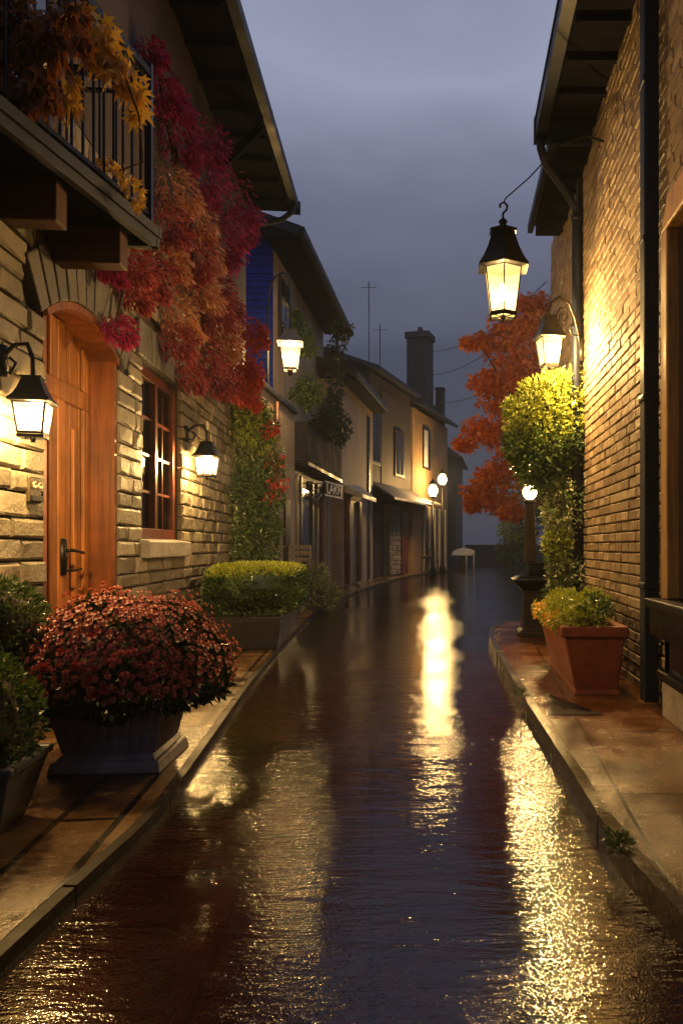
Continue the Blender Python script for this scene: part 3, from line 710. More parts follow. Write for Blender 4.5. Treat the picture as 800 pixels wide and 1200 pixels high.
# balcony climbers with big lobed leaves
YV=thing('yellow_vine','golden vine of lobed leaves trailing over the balcony railing','climbing plant',at(130,70,4.5))
mb=MB(); o=YV.location
for px,py,r in ((88,15,16),(105,28,20),(118,45,22),(128,60,22),(140,78,20),(150,92,18),(158,112,12),(163,128,9),(82,100,12),(88,118,12),(110,62,14)):
    D=4.5-.0022*(px-130)*-1; c=at(px,py,D)-o; rr_=r/900*D
    mb.spray(c,(rr_,rr_,rr_),int(r*1.1),.10,0,'maple',.4,1.0,.45,.1,.75)
for px,py,r in ((150,210,9),(158,225,10),(140,200,9),(128,195,8),(118,190,8),(162,238,7)):
    D=4.75; c=at(px,py,D)-o; rr_=r/900*D; mb.spray(c,rr_,16,.045,0,'maple',.5,.6,.6,.1,.75)
mb.build('foliage',M['yellow'],YV)
mb=MB(); mb.tube([at(60,-60,4.3)-o,at(90,5,4.4)-o,at(120,45,4.5)-o,at(145,85,4.5)-o,at(163,135,4.52)-o],.006,6); mb.tube([at(163,135,4.52)-o,at(168,190,4.8)-o,at(140,200,4.75)-o],.005,6); mb.build('stem',M['bark'],YV,True)
BV=thing('amber_vine','browning vine with large drooping leaves over the balcony edge','climbing plant',at(40,60,4.0))
mb=MB(); o=BV.location
for px,py,r in ((8,10,24),(30,20,26),(52,30,24),(15,50,26),(40,62,26),(60,75,20),(22,90,22),(45,105,18),(60,112,12),(36,122,8),(72,20,18),(70,50,14),(-20,40,30),(90,10,14),(95,45,10)):
    D=4.0; c=at(px,py,D)-o; rr_=r/900*D
    mb.spray(c,(rr_,rr_,rr_),int(r*1.3),.105,0,'maple',.4,1.0,.45,.1,.75)
mb.build('foliage',M['amber'],BV)
mb=MB(); mb.tube([at(10,-80,3.9)-o,at(30,0,3.95)-o,at(40,60,4)-o,at(45,115,4)-o],.008,6); mb.tube([at(30,0,3.95)-o,at(-10,40,4)-o],.006,6); mb.build('stem',M['bark'],BV,True)

# tall climbing shrub left
CS=thing('climbing_shrub','tall dark green flowering shrub climbing at the far end of the stone house','shrub',(-3.0,11.6,.048))
mb=MB(); o=CS.location
for px,py,r,k in ((285,480,26,0),(268,500,20,0),(300,500,24,0),(280,520,26,1),(305,525,24,1),(265,545,24,0),(292,550,30,0),(318,548,14,0),(285,580,30,0),(310,585,22,0),(262,600,22,1),(290,610,32,0),(268,640,26,1),(300,640,28,0),(285,660,30,0),(255,655,16,1),(318,620,12,0),(296,488,18,2),(302,515,16,2),(298,545,14,2),(290,505,14,2)):  # silver clumps paint pale lit highlights among the green leaves
    D=11.5+rnd(-.3,.3); c=at(px,py,D)-o; rr_=r/900*D
    mb.spray(c,(rr_,rr_,rr_),int(26*r),.085,k,'lance',.9,.2,.8,.35,.4)
for px,py,r in ((322,540,11),(326,565,11),(318,580,8),(313,505,8),(262,505,9),(270,470,12),(320,500,7)):
    D=11.3; c=at(px,py,D)-o; rr_=r/900*D; mb.spray(c,rr_,70,.075,3,'lance',.6,.6,.6,.2,.5)
mb.build('foliage',leafmat('green','silver','lime','scarlet'),CS)
mb=MB(); 
for a in range(4): mb.tube([(rnd(-.1,.1),rnd(-.1,.1),0),(rnd(-.15,.15),0,1.0),(rnd(-.2,.2),0,2.0),(rnd(-.2,.2),0,2.9)],[.03,.025,.02,.01],6)
mb.build('stem',M['bark'],CS,True)

# planter with chrysanthemum dome
MX,MY=-1.78,4.15
CP=thing('potted_chrysanthemum','slatted grey planter with a wide dome of rust-red chrysanthemums before the door','potted plant',(MX,MY,.048),R(4))
m=MB(); m.taper(-.215,.215,-.215,.215,.085,-.27,.27,-.27,.27,.34); pb=m.build('planter',M['planter'],CP,False,.01)
m=MB()
for i in range(9):
    f_=-.2+.4*i/8
    for sx in (0,1,2,3):
        a=(f_*.98,-.222); b=(f_*1.22,-.277)
        def rt(p,k):
            x,y=p
            for _ in range(k): x,y=-y,x
            return x,y
        A_=rt(a,sx); B_=rt(b,sx); m.bar((*A_,.09),(*B_,.325),.024,.016)
m.build('slat',M['planter'],pb,False,.003)
m=MB(); m.box(-.285,.285,-.285,.285,.325,.365); m.build('rim',M['planter'],pb,False,.012)
m=MB(); m.taper(-.28,.28,-.28,.28,0,-.265,.265,-.265,.265,.06); m.taper(-.25,.25,-.25,.25,.06,-.222,.222,-.222,.222,.09); m.build('foot',M['planter'],pb,False,.008)
fm=MB(); cz=.42
random.seed(11)
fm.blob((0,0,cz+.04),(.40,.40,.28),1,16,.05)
lump=lambda d:1+.075*math.sin(5*d.x+1)*math.cos(4*d.y+2)+.035*math.sin(9*d.x-3*d.z)+.03*math.cos(8*d.y+6*d.z)
for i in range(4200):
    d=V3((random.gauss(0,1),random.gauss(0,1),random.gauss(0,1))).normalized()
    if d.z<-.45: continue
    rz_=.45 if d.z>0 else .22
    lum=lump(d); p=V3((d.x*.52*lum,d.y*.52*lum,cz+d.z*rz_*lum)); k=rnd(.86,1.0); p=V3((p.x*k,p.y*k,cz+(p.z-cz)*k))
    fm.leaf(p,d+V3((rnd(-.6,.6),rnd(-.6,.6),-.35+rnd(-.4,.4))),rnd(.04,.07),rnd(.02,.032),0)
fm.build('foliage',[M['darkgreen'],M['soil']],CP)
# blossoms
bl=MB()
for ring,(nn,L,el) in enumerate(((9,.021,.25),(7,.016,.7),(5,.010,1.3))):
    for k in range(nn):
        t_=2*math.pi*k/nn+ring*.4; a=V3((math.cos(t_),math.sin(t_),el)); sd=V3((-math.sin(t_),math.cos(t_),0))
        a.normalize(); base=V3((0,0,.002*ring)); w_=L*.32
        bl.add([base,base+a*L*.6+sd*w_,base+a*L,base+a*L*.6-sd*w_],[(0,1,2,3)],0)
bv,bf=bl.v,bl.f
cand=[]
tries=0; cell={}
while len(cand)<1500 and tries<60000:
    tries+=1
    d=V3((random.gauss(0,1),random.gauss(0,1),abs(random.gauss(0,1))-.12)).normalized()
    if d.z<rnd(-.08,.34) or (math.sin(9*d.x+2)*math.cos(8*d.y)+.5*math.sin(14*d.z+6*d.x)<-.45 and random.random()<.75): continue
    lum=lump(d)*(rnd(1.05,1.13) if random.random()<.07 else rnd(.96,1.04)); p=V3((d.x*.535*lum,d.y*.535*lum,cz+d.z*(.465 if d.z>0 else .22)*lum))
    ke=(int(p.x/.034),int(p.y/.034),int(p.z/.034))
    if any(((q-p).length<.030) for dx in (-1,0,1) for dy in (-1,0,1) for dz in (-1,0,1) for q,_ in cell.get((ke[0]+dx,ke[1]+dy,ke[2]+dz),())): continue
    cell.setdefault(ke,[]).append((p,d)); cand.append((p,d))
cand.sort(key=lambda c:c[0].y*1.0-c[0].z*.3)
proto_me=[]
for mt in ('mum','mum_hi'):
    b=MB(); b.v=list(bv); b.f=list(bf); b.m=[0]*len(bf)
    ob=b.build('blossom',M[mt],CP); proto_me.append(ob.data); bpy.data.objects.remove(ob)
rest=MB()
for i,(p,d) in enumerate(cand):
    q=d.to_track_quat('Z','Y'); s_=rnd(.75,1.15)*(1.35 if i<100 and i%9==0 else 1)
    if i<98:
        ob=bpy.data.objects.new('blossom',proto_me[1 if i%9==0 else 0]); COL.objects.link(ob); ob.parent=CP
        ob.location=p; ob.rotation_euler=q.to_euler(); ob.scale=(s_,)*3
    else:
        rest.add([p+q@(V3(v)*s_) for v in bv],bf,0)
ro_=rest.build('blossoms',M['mum'],CP); ro_['kind']='stuff'
random.seed(23)

# grey trough at the left edge with round boxwood
def trough(root,x0,x1,y0,y1,h,mat,flare=.04,rim=.03):
    m=MB(); m.taper(x0+flare,x1-flare,y0+flare,y1-flare,0,x0,x1,y0,y1,h); b=m.build('planter',M[mat],root,False,.008)
    m=MB()
    m.box(x0-.015,x1+.015,y0-.015,y0+rim,h,h+.035); m.box(x0-.015,x1+.015,y1-rim,y1+.015,h,h+.035)
    m.box(x0-.015,x0+rim,y0+rim,y1-rim,h,h+.035); m.box(x1-rim,x1+.015,y0+rim,y1-rim,h,h+.035)
    m.build('rim',M[mat],b,False,.008)
    m=MB(); m.box(x0+flare,x1-flare,y0+flare,y1-flare,h+.001,h+.014); m.build('soil',M['soil'],root)
    return b
def boxball(root,c,r,n,key,size=.035):
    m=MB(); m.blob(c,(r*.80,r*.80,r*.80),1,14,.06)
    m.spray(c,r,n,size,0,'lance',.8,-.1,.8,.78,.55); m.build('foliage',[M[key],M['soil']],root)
T1=thing('potted_boxwood','clipped round boxwood in a long slate trough at the pavement edge','potted plant',(-1.98,3.15,.048),R(7))
trough(T1,-.42,.235,-.20,.20,.25,'zinc',.07)
boxball(T1,(-.05,.0,.42),.30,2600,'green')
T2=thing('potted_boxwood','taller bushy boxwood standing behind the slate trough, against the stones','potted plant',(-2.35,3.92,.048),R(7))
trough(T2,-.15,.17,-.2,.2,.46,'planter',.04)
boxball(T2,(.0,0,.72),.26,2600,'green')

# lime hedge in long trough
HY=8.5
T3=thing('potted_hedge','long clipped lime-green hedge in a dark trough under the second wall lantern','hedge',(-2.31,8.55,.048),TH)
trough(T3,-.42,.40,-.05,2.1,.33,'planter_dark',.05)
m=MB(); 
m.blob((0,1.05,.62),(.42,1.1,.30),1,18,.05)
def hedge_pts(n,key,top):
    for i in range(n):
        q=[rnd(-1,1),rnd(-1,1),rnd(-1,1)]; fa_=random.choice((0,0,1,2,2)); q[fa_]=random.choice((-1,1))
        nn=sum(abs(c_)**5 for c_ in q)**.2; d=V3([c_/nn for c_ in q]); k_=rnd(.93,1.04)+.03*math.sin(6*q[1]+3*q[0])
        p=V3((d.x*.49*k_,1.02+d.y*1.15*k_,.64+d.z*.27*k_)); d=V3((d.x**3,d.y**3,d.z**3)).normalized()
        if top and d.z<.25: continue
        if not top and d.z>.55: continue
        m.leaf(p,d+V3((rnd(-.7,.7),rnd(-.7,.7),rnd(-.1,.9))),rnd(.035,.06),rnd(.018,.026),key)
hedge_pts(17000,0,True); hedge_pts(9000,2,False)  # lime top over green sides: light falling on the top, painted in
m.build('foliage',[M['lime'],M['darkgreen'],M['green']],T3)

# grey-green bush and slatted chair
B1=thing('silver_bush','low silvery green bush on the pavement beyond the hedge','shrub',(-2.62,14.2,.048))
m=MB(); 
for dx,dz,r in ((0,.35,.36),(.22,.28,.28),(-.25,.3,.28),(.05,.62,.24),(.3,.2,.22)): m.spray((dx,rnd(-.1,.1),dz),r,420,.09,0,'lance',1,.1,.8,.3,.38)
m.build('foliage',M['silver'],B1)
m=MB(); 
for a in range(5): m.tube([(0,0,0),(rnd(-.2,.2),rnd(-.1,.1),.3),(rnd(-.3,.3),rnd(-.1,.1),.6)],.012,6)
m.build('stem',M['bark'],B1,True)
CH=thing('garden_chair','weathered slatted chair behind the silvery bush by the plaster wall','chair',(-2.98,15.3,.048),R(25))
for sx in (-.22,.22):
    m=MB(); m.bar((sx,-.2,0),(sx,-.2,.44),.04); m.build('leg',M['palewood'],CH)
    m=MB(); m.bar((sx,.22,0),(sx,.28,1.15),.04); m.build('leg',M['palewood'],CH)
m=MB()
for i in range(5): m.box(-.25,.25,-.22+i*.09,-.15+i*.09,.44,.465)
m.build('seat',M['palewood'],CH)
m=MB()
for i in range(5): m.box(-.24,.24,.235+.012*i,.255+.012*i,.58+i*.13,.66+i*.13)
m.build('backrest',M['palewood'],CH)

# right: lime climber on the downpipe
LC=thing('lime_climber','bright lime climber forming a ball around the downpipe of the brick house','climbing plant',(1.18,8.6,.1))
m=MB(); o=LC.location
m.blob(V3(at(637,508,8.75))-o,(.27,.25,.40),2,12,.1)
for px,py,r,k in ((635,470,28,0),(655,455,20,0),(615,490,24,0),(640,495,36,0),(668,470,16,0),(612,520,22,1),(635,530,34,1),(655,520,26,1),(625,550,20,1),(645,560,20,1),(668,500,14,0),(664,545,14,1),(672,440,8,0),(648,446,12,0),(600,478,10,0),(618,458,10,0),(672,520,14,1),(655,575,16,3),(608,540,10,1),(676,495,12,0)):  # lime clumps high, green low: lantern light from above put into leaf colour
    D=8.5; c=at(px,py,D)-o; q=r/900*D; m.spray(c,q,int(30*r),.062,k,'lance',.9,.1,.8,.45,.5)
for py in range(575,735,13):
    px=660+rnd(-6,6); r=21+rnd(-4,5); D=8.45; c=at(px,py,D)-o; q=r/900*D; m.spray(c,q,380,.058,random.choice((0,3,0,3,1)),'lance',.8,.2,.8,.3,.5)
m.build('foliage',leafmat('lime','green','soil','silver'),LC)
m=MB()
for a in range(3):
    x_=.02+a*.04; m.tube([(x_,.02*a,0),(x_+.03,-.03,.8),(x_-.02,.03,1.5),(x_-.10,-.02,2.3)],.014,6)
m.build('stem',M['bark'],LC,True)

# terracotta trough
TP=thing('flower_trough','tapered terracotta trough with lime and yellow plants under the brick wall','potted plant',(1.07,5.68,.098),0)
m=MB(); m.taper(-.155,.15,.02,1.42,0,-.25,.20,-.02,1.55,.44); pb=m.build('planter',M['terracotta'],TP,False,.012)
m=MB()
m.box(-.275,.225,-.045,.03,.43,.51); m.box(-.275,.225,1.5,1.575,.43,.51); m.box(-.275,-.20,.03,1.5,.43,.51); m.box(.15,.225,.03,1.5,.43,.51)
m.build('rim',M['terracotta'],pb,False,.012)
m=MB(); m.taper(-.17,.17,.0,1.44,-.0,-.165,.165,.01,1.43,.035); m.build('foot',M['terracotta'],pb,False,.006)
m=MB(); m.box(-.21,.16,.02,1.51,.44,.475); m.build('soil',M['soil'],TP)
m=MB()
for i in range(26):
    y_=rnd(.02,1.5); x_=rnd(-.20,.22); left=x_<-.02+rnd(-.08,.08)
    m.spray((x_,y_,.56+rnd(-.03,.07)),(.11,.13,.10),120,.052,1 if (left or y_>.9) else 0,'lance',.8,.0,.8,.2,.55)
for i in range(14):
    m.spray((-.26+rnd(-.03,.03),rnd(.2,1.5),.52),(.06,.1,.07),50,.045,2 if i%3 else 1,'lance',.7,.5,.7,.2,.6)
m.build('foliage',leafmat('green','lime','yellow'),TP)

# pillar lamp on the right pavement
PL=thing('pillar_lamp','low dark pillar with flared cap and glowing lamp at the pavement corner','lamp post',at(626,754,9.45).xy.to_3d()+V3((0,0,.097)))
m=MB(); m.lathe([(.30,0),(.30,.06),(.22,.10),(.205,.52),(.22,.56)],(0,0,0),4,R(45)); m.build('pedestal',M['darkwood'],PL,False,.01)
m=MB(); m.lathe([(.22,.562),(.33,.64),(.39,.68),(.39,.70),(.30,.735),(.23,.75)],(0,0,0),4,R(45)); m.build('cap',M['iron'],PL,False,.012)
m=MB(); m.box(-.09,.16,-.1,.1,.752,.87); m.box(-.10,.17,-.11,.11,.872,.905); m.build('block',M['iron'],PL,False,.015)
m=MB(); m.taper(-.13,.01,-.07,.07,.906,-.115,-.005,-.055,.055,1.62); m.build('shaft',M['darkwood'],PL,False,.01)
m=MB(); m.lathe([(.05,1.62),(.085,1.65),(.07,1.68)],(-.06,0,0),10); m.build('collar',M['iron'],PL); m=MB(); m.lathe([(.10,1.855),(.09,1.875),(.03,1.93),(.0,1.95)],(-.06,0,0),10); m.build('lamp_hood',M['iron'],PL)
m=MB(); m.blob((-.06,0,1.765),(.085,.085,.09),0,14); m.build('globe',M['bulb'],PL,True)
point(PL,(-.06,0,1.765),95,(1,.60,.20),.05)

# drain cover + weed
m=MB(); m.prism([(.62,5.0),(.98,5.0),(.70,5.75)],'z',.0985,.104); 
tag(m.build('drain_cover',M['iron']),'dark triangular drain cover set in the wet pavement by the terracotta trough','drain')
def weed(loc,label,n):
    w_=thing('weed',label,'weed',loc); m=MB(); m.spray((0,0,.02),(.045,.07,.025),n,.032,0,'lance',1,-.2,.7,.1,.3); m.build('foliage',M['green'],w_); m=MB(); m.tube([(0,0,-.0),(.01,0,.05)],.004,6); m.build('stem',M['bark'],w_)
weed((.60,2.80,.105),'small weed growing from the kerb joint nearest the camera',130)
weed((.50,5.6,.105),'tiny weed on the kerb beside the drain cover',60)

# ================================================================== MAPLE
MT=thing('maple_tree','orange-red Japanese maple rising behind the end of the brick house','tree',(2.35,15.6,0))
m=MB(); o=MT.location
m.tube([(0,0,0),(.05,0,1.2),(-.05,.1,2.2),(-.2,.1,3.2),(-.3,0,4.4)],[.17,.14,.12,.09,.04],10)
tips=[]
for px,py in ((560,400),(590,380),(630,360),(575,440),(600,500),(560,500),(548,575),(575,600),(600,570),(650,400),(680,450),(620,440),(660,360),(640,540)):
    e_=at(px,py,15.5+rnd(-.6,.6))-o; s_=V3((-.05,.1,rnd(1.6,3.0)))
    mid=(s_+e_)*.5+V3((rnd(-.2,.2),rnd(-.2,.2),rnd(.1,.4))); m.tube([s_,mid,e_],[.05,.03,.01],6)
m.build('trunk',M['bark'],MT,True)
m=MB()
for px,py,rx,ry in ((556,402,16,7),(580,400,26,14),(600,378,28,16),(628,358,26,14),(622,392,40,24),(605,425,40,20),(575,448,28,14),(630,440,40,26),(590,470,30,16),(568,505,26,16),(545,520,14,8),(598,510,36,24),(628,500,34,30),(605,550,36,24),(575,560,22,14),(560,578,20,14),(590,590,24,14),(555,592,10,8),(650,380,30,26),(640,560,30,30),(620,470,36,26),(665,420,30,40),(548,400,8,4),(600,600,16,10)):
    D=15.5+rnd(-.7,.7); c=at(px,py,D)-o; a=rx/900*D; b_=ry/900*D
    m.spray(c,(a,a*.9,b_),int(9*(rx+ry)),.11,0,'maple',.6,.35,.7,.15,.75,(-.35,0,0))
m.build('crown',M['mapleorange'],MT)

# ================================================================== LEFT FAR HOUSES
# annex
AX=thing('plaster_annex','low beige plaster annex with sloping coping beyond the stone house','house',(-3.34,12.72,0),0)
m=MB(); m.box(-3,0,0,3.55,0,3.98); m.build('wall',M['beige'],AX)
m=MB(); m.box(-3.02,.07,-.0,3.56,3.982,4.06); m.box(-3.0,.03,.0,3.55,4.062,4.12); m.build('coping',M['tile'],AX,False,.015)
m=MB(); m.box(.003,.05,2.45,2.9,.05,2.15); m.build('door',M['darkwood'],AX,False,.01)
m=MB(); m.tube([(.06,1.65,.05),(.06,1.65,3.9)],.04,8); m.build('downpipe',M['redwood'],AX,True)

# house 2
H2=thing('blue_gable_house','tall house with blue clapboard gable and planted balcony over a dark shopfront','house',(-3.8,16.3,0),0)
m=MB(); m.box(-5,0,.02,6.3,0,7.62); m.build('wall',M['beige'],H2)
m=MB(); z=3.9
while z<8.9:
    wdt=0 if z<7.6 else (z-7.6)/1.25*3.0
    if wdt<2.4: m.hexa([(-5+wdt*.8,-.045,z),(-.004-wdt,-.045,z),(-.004-wdt,.018,z),(-5+wdt*.8,.018,z),(-5+wdt*.8,-.012,z+.135),(-.004-wdt,-.012,z+.135),(-.004-wdt,.018,z+.135),(-5+wdt*.8,.018,z+.135)])
    z+=.14
m.build('gable_siding',M['bluesiding'],H2)
m=MB(); m.hexa([(-2.6,-.6,8.72),(.66,-.6,7.58),(.66,6.6,7.58),(-2.6,6.6,8.72),(-2.6,-.6,8.9),(.66,-.6,7.74),(.66,6.6,7.74),(-2.6,6.6,8.9)],0)
m.hexa([(-5.6,-.6,7.7),(-2.6,-.6,8.72),(-2.6,6.6,8.72),(-5.6,6.6,7.7),(-5.6,-.6,7.9),(-2.6,-.6,8.9),(-2.6,6.6,8.9),(-5.6,6.6,7.9)],0)
m.box(.003,.62,-.55,6.55,7.50,7.56,1)
rf=m.build('roof',[M['blueroof'],M['soffit']],H2)
m=MB(); m.bar((.72,-.62,7.66),(.72,6.62,7.66),.11,.14); m.bar((-2.6,-.63,8.8),(.68,-.63,7.64),.05,.2); m.build('gutter',M['gutter'],rf)
m=MB(); m.box(.003,.06,.42,1.45,5.6,7.1); wi=m.build('window',M['darkwood'],H2,False,.01); m=MB(); m.box(.061,.066,.5,.9,5.7,7.0); m.box(.061,.066,.97,1.37,5.7,7.0); m.build('pane',M['glass'],wi)
# ground floor front
m=MB(); m.box(.003,.38,.02,5.1,0,2.9); m.build('shopfront',M['darkwood'],H2)
m=MB(); m.box(.381,.42,.9,1.9,.6,2.5); m.box(.381,.42,2.9,3.7,.15,2.5); m.build('shop_window',M['glass'],H2)
for yy,mt in ((.25,'palewood'),(.65,'zinc'),(2.05,'zinc'),(2.7,'palewood'),(3.9,'peach'),(4.25,'peach')):
    m=MB(); m.box(.381,.47,yy,yy+.16,.1,2.75); m.build('post',M[mt],H2,False,.01)
m=MB(); m.box(.381,.45,4.25,4.95,.1,2.75); m.build('shop_wall',M['peach'],H2)
m=MB(); m.hexa([(.0,0,2.93),(.74,0.0,2.93),(.80,4.6,2.93),(.0,4.6,2.93),(.0,0,3.03),(.74,0.0,3.03),(.80,4.6,3.03),(.0,4.6,3.03)]); bo=m.build('balcony',M['iron'],H2)
m=MB()
n=24
for i in range(n):
    ya=4.6*i/n; xx=.72+.06*i/n; m.box(xx-.015,xx+.012,ya+.012,ya+.178,3.05,3.84)
for i in range(4): m.box(.05+i*.17,.05+i*.17+.15,-.015,.012,3.05,3.84)
m.bar((.745,-.01,3.87),(.80,4.61,3.87),.05,.05); m.bar((.75,-.01,3.04),(.80,4.61,3.04),.05,.05)
m.build('railing',M['railgrey'],bo)
# sign
SG=thing('shop_sign','black hanging shop sign with white capitals under the planted balcony','sign',(-3.02,18.0,2.38),R(-8))
m=MB(); m.box(-.03,.03,0,1.5,0,.36); m.build('board',M['iron'],SG,False,.006)
m=MB(); m.bar((.034,0,.34),(.034,1.5,.34),.012,.03); m.bar((.034,0,.02),(.034,1.5,.02),.012,.03); m.bar((-.46,.1,.30),(0,.1,.30),.03); m.bar((-.46,1.4,.30),(0,1.4,.30),.03); m.build('border',M['white'],SG)
cu=bpy.data.curves.new('lettering','FONT'); cu.body='LAKN'; cu.size=.34; cu.extrude=.006; cu.align_x='CENTER'; cu.align_y='CENTER'; cu.materials.append(M['white'])
tq=bpy.data.objects.new('lettering_curve',cu); COL.objects.link(tq); bpy.context.view_layer.update()
me_=bpy.data.meshes.new_from_object(tq.evaluated_get(bpy.context.evaluated_depsgraph_get())); bpy.data.objects.remove(tq)
if not me_.materials: me_.materials.append(M['white'])
tx=bpy.data.objects.new('lettering',me_); COL.objects.link(tx); tx.parent=SG; tx.location=(.038,.75,.18); tx.rotation_euler=(R(90),0,R(90)); tx.scale=(1.45,1,1)
m=MB()
for s in (0,1): m.tube([(.0-.03,-.02,.05),(-.1,-.03,-.06),(-.2,-.03,-.10),(-.27,-.03,-.03),(-.22,-.03,.04),(-.15,-.03,.0)] if s==0 else [(.0,-.03,.32),(-.12,-.03,.16),(-.26,-.03,.12),(-.34,-.03,.0),(-.44,-.03,-.02)],.014,6)
m.build('scrollwork',M['white'],SG,True)
# balcony plants
def hang_plant(label,clumps,D,key,stemtop):
    c0=at(clumps[0][0],clumps[0][1],D); P_=thing('hanging_plant',label,'plant',c0,0,'plants around the far balcony'); m=MB()
    for px,py,r in clumps: m.spray(at(px,py,D)-c0,(r/900*D,r/900*D*.9,r/900*D),int(16*r),.12,0,'lance',.6,.7,.7,.2,.45)
    m.build('foliage',M[key],P_); m=MB(); m.tube([at(*stemtop,D)-c0,V3((0,0,0)),at(clumps[-1][0],clumps[-1][1],D)-c0],.02,6); m.build('stem',M['bark'],P_)
hang_plant('small leafy plant on the beige upper wall just beside the crook lantern rod',((350,380,9),(357,392,10),(350,405,9),(362,408,9),(346,368,6)),17.0,'green',(350,350))
hang_plant('round green plant below the crook lantern and above the grey balcony',((360,450,13),(352,460,12),(369,460,11),(360,470,9)),16.9,'green',(360,440))
hang_plant('tall dark column of ivy hanging from the far corner of the blue roof',((394,383,9),(399,392,10),(393,408,10),(395,425,10),(392,442,10),(393,460,10),(390,474,10),(407,386,6)),19.6,'darkgreen',(392,372))
hang_plant('large dark rounded bush spilling over the grey balcony railing',((385,486,13),(397,492,13),(376,494,11),(390,504,13),(402,504,9),(398,514,6)),19.0,'darkgreen',(388,470))

# hooked lantern at house 2 corner
LD=14.2
L4=thing('crook_lantern','cream-lit square lantern hanging from a thin crook post in front of the blue gable','lantern',at(340,440,LD),0)
lantern(L4,4,.25,.165,.46,.25,.33,'glow',False,R(45+10),.12,'planter')
m=MB(); m.lathe([(.04,0.0),(.075,.07),(.075,.10)],(0,0,0),4,R(55)); m.build('bracket_foot',M['copper'],L4)
zt=.12+.46+.25; tp=at(336,330,LD)-L4.location
m=MB(); m.tube([(0,0,zt),(0,0,tp.z)],.022,8); m.tube([(0,0,tp.z),(-.05,.02,tp.z+.14),(-.16,.08,tp.z+.20),(-.32,.16,tp.z+.14),(-.43,.22,tp.z-.05),(-.47,.24,tp.z-.4),(-.47,.24,4.10-L4.location.z)],.022,8); m.build('rod',M['zinc'],L4,True)
point(L4,(0,-.0,.36),380,(1,.60,.20),.08)

# house 3
a3=-math.atan(.07)
H3=thing('peach_house','narrow peach plaster house with a white hooded doorway','house',(-3.1,21.5,0),a3)
m=MB(); m.box(-5,0,.0,5.0,0,5.9); m.build('wall',M['peach'],H3)
m=MB(); m.hexa([(-3,-.2,7.4),(.45,-.2,5.88),(.45,5.2,5.88),(-3,5.2,7.4),(-3,-.2,7.55),(.45,-.2,6.02),(.45,5.2,6.02),(-3,5.2,7.55)],0); m.box(.003,.42,-.15,5.15,5.80,5.86,1)
rf=m.build('roof',[M['tile'],M['soffit']],H3)
m=MB(); m.bar((.48,-.2,5.95),(.48,5.2,5.95),.07,.16); m.build('fascia',M['zinc'],rf)
m=MB(); m.box(.003,.05,.5,1.9,.12,2.55); m.build('door',M['palewood'],H3,False,.01)
for a,b in ((1.9,2.25),(.35,.5)): m=MB(); m.box(.003,.15,a,b,.12,2.55); m.build('door_jamb',M['redwood'],H3,False,.01)
m=MB(); m.hexa([(.0,.2,2.72),(.55,.2,2.55),(.55,2.5,2.55),(.0,2.5,2.95),(.0,.2,2.95),(.55,.2,2.68),(.55,2.5,2.68),(.0,2.5,3.1)]); m.build('door_hood',M['offwhite'],H3,False,.02)
m=MB(); m.box(.003,.06,4.0,4.25,.1,5.5); m.build('downpipe',M['zinc'],H3)
# house 4
a4=-math.atan(1.2/5.0)
H4=thing('brown_shop_house','dark brown house with shuttered upper windows and a sagging awning','house',(-2.9,26.9,0),a4)
L4_=5.0
m=MB(); m.box(-6,-.25,.0,L4_,0,3.3); m.box(-6,0,.0,L4_,3.3,7.35); m.build('wall',M['brownwall'],H4)
m=MB(); m.hexa([(-3,-.3,8.6),(.45,-.3,7.3),(.45,5.15,7.3),(-3,5.15,8.6),(-3,-.3,8.75),(.45,-.3,7.45),(.45,5.15,7.45),(-3,5.15,8.75)]); m.build('roof',M['tile'],H4)
m=MB(); m.box(.003,.08,-.0,1.0,4.1,6.2); wi=m.build('window',M['darkwood'],H4,False,.01); m=MB(); m.box(.081,.086,.15,.48,4.2,6.1); m.box(.081,.086,.55,.9,4.2,6.1); m.build('pane',M['glass'],wi)
m=MB(); m.box(.003,.08,2.7,3.9,3.9,5.7); wi=m.build('window',M['darkwood'],H4,False,.01); m=MB(); m.box(.081,.087,2.85,3.25,4.0,5.55); m.box(.081,.087,3.35,3.75,4.0,5.55); m.build('pane',M['glass'],wi)
m=MB(); m.box(.003,.03,1.2,2.6,3.5,6.9); m.build('render_panel',M['upper'],H4)
m=MB(); m.hexa([(.0,-.1,3.4),(.95,-.1,2.82),(.95,5.3,2.82),(.0,5.3,3.4),(.0,-.1,3.5),(.95,-.1,2.90),(.95,5.3,2.90),(.0,5.3,3.5)]); m.build('awning',M['zinc'],H4)
m=MB(); stones(m,2.2,3.6,.1,2.8,(.16,.22),(.3,.6),[],.0,1); m.box(-.24,-.04,2.2,3.6,0,2.8); m.build('stone_pier',M['stone'],H4)
m=MB(); m.box(-.245,-.18,.5,1.7,.1,2.4); m.build('door',M['darkwood'],H4)
m=MB(); m.box(-.2,.02,3.75,4.6,.1,2.6); m.build('side_door',M['redwood'],H4)
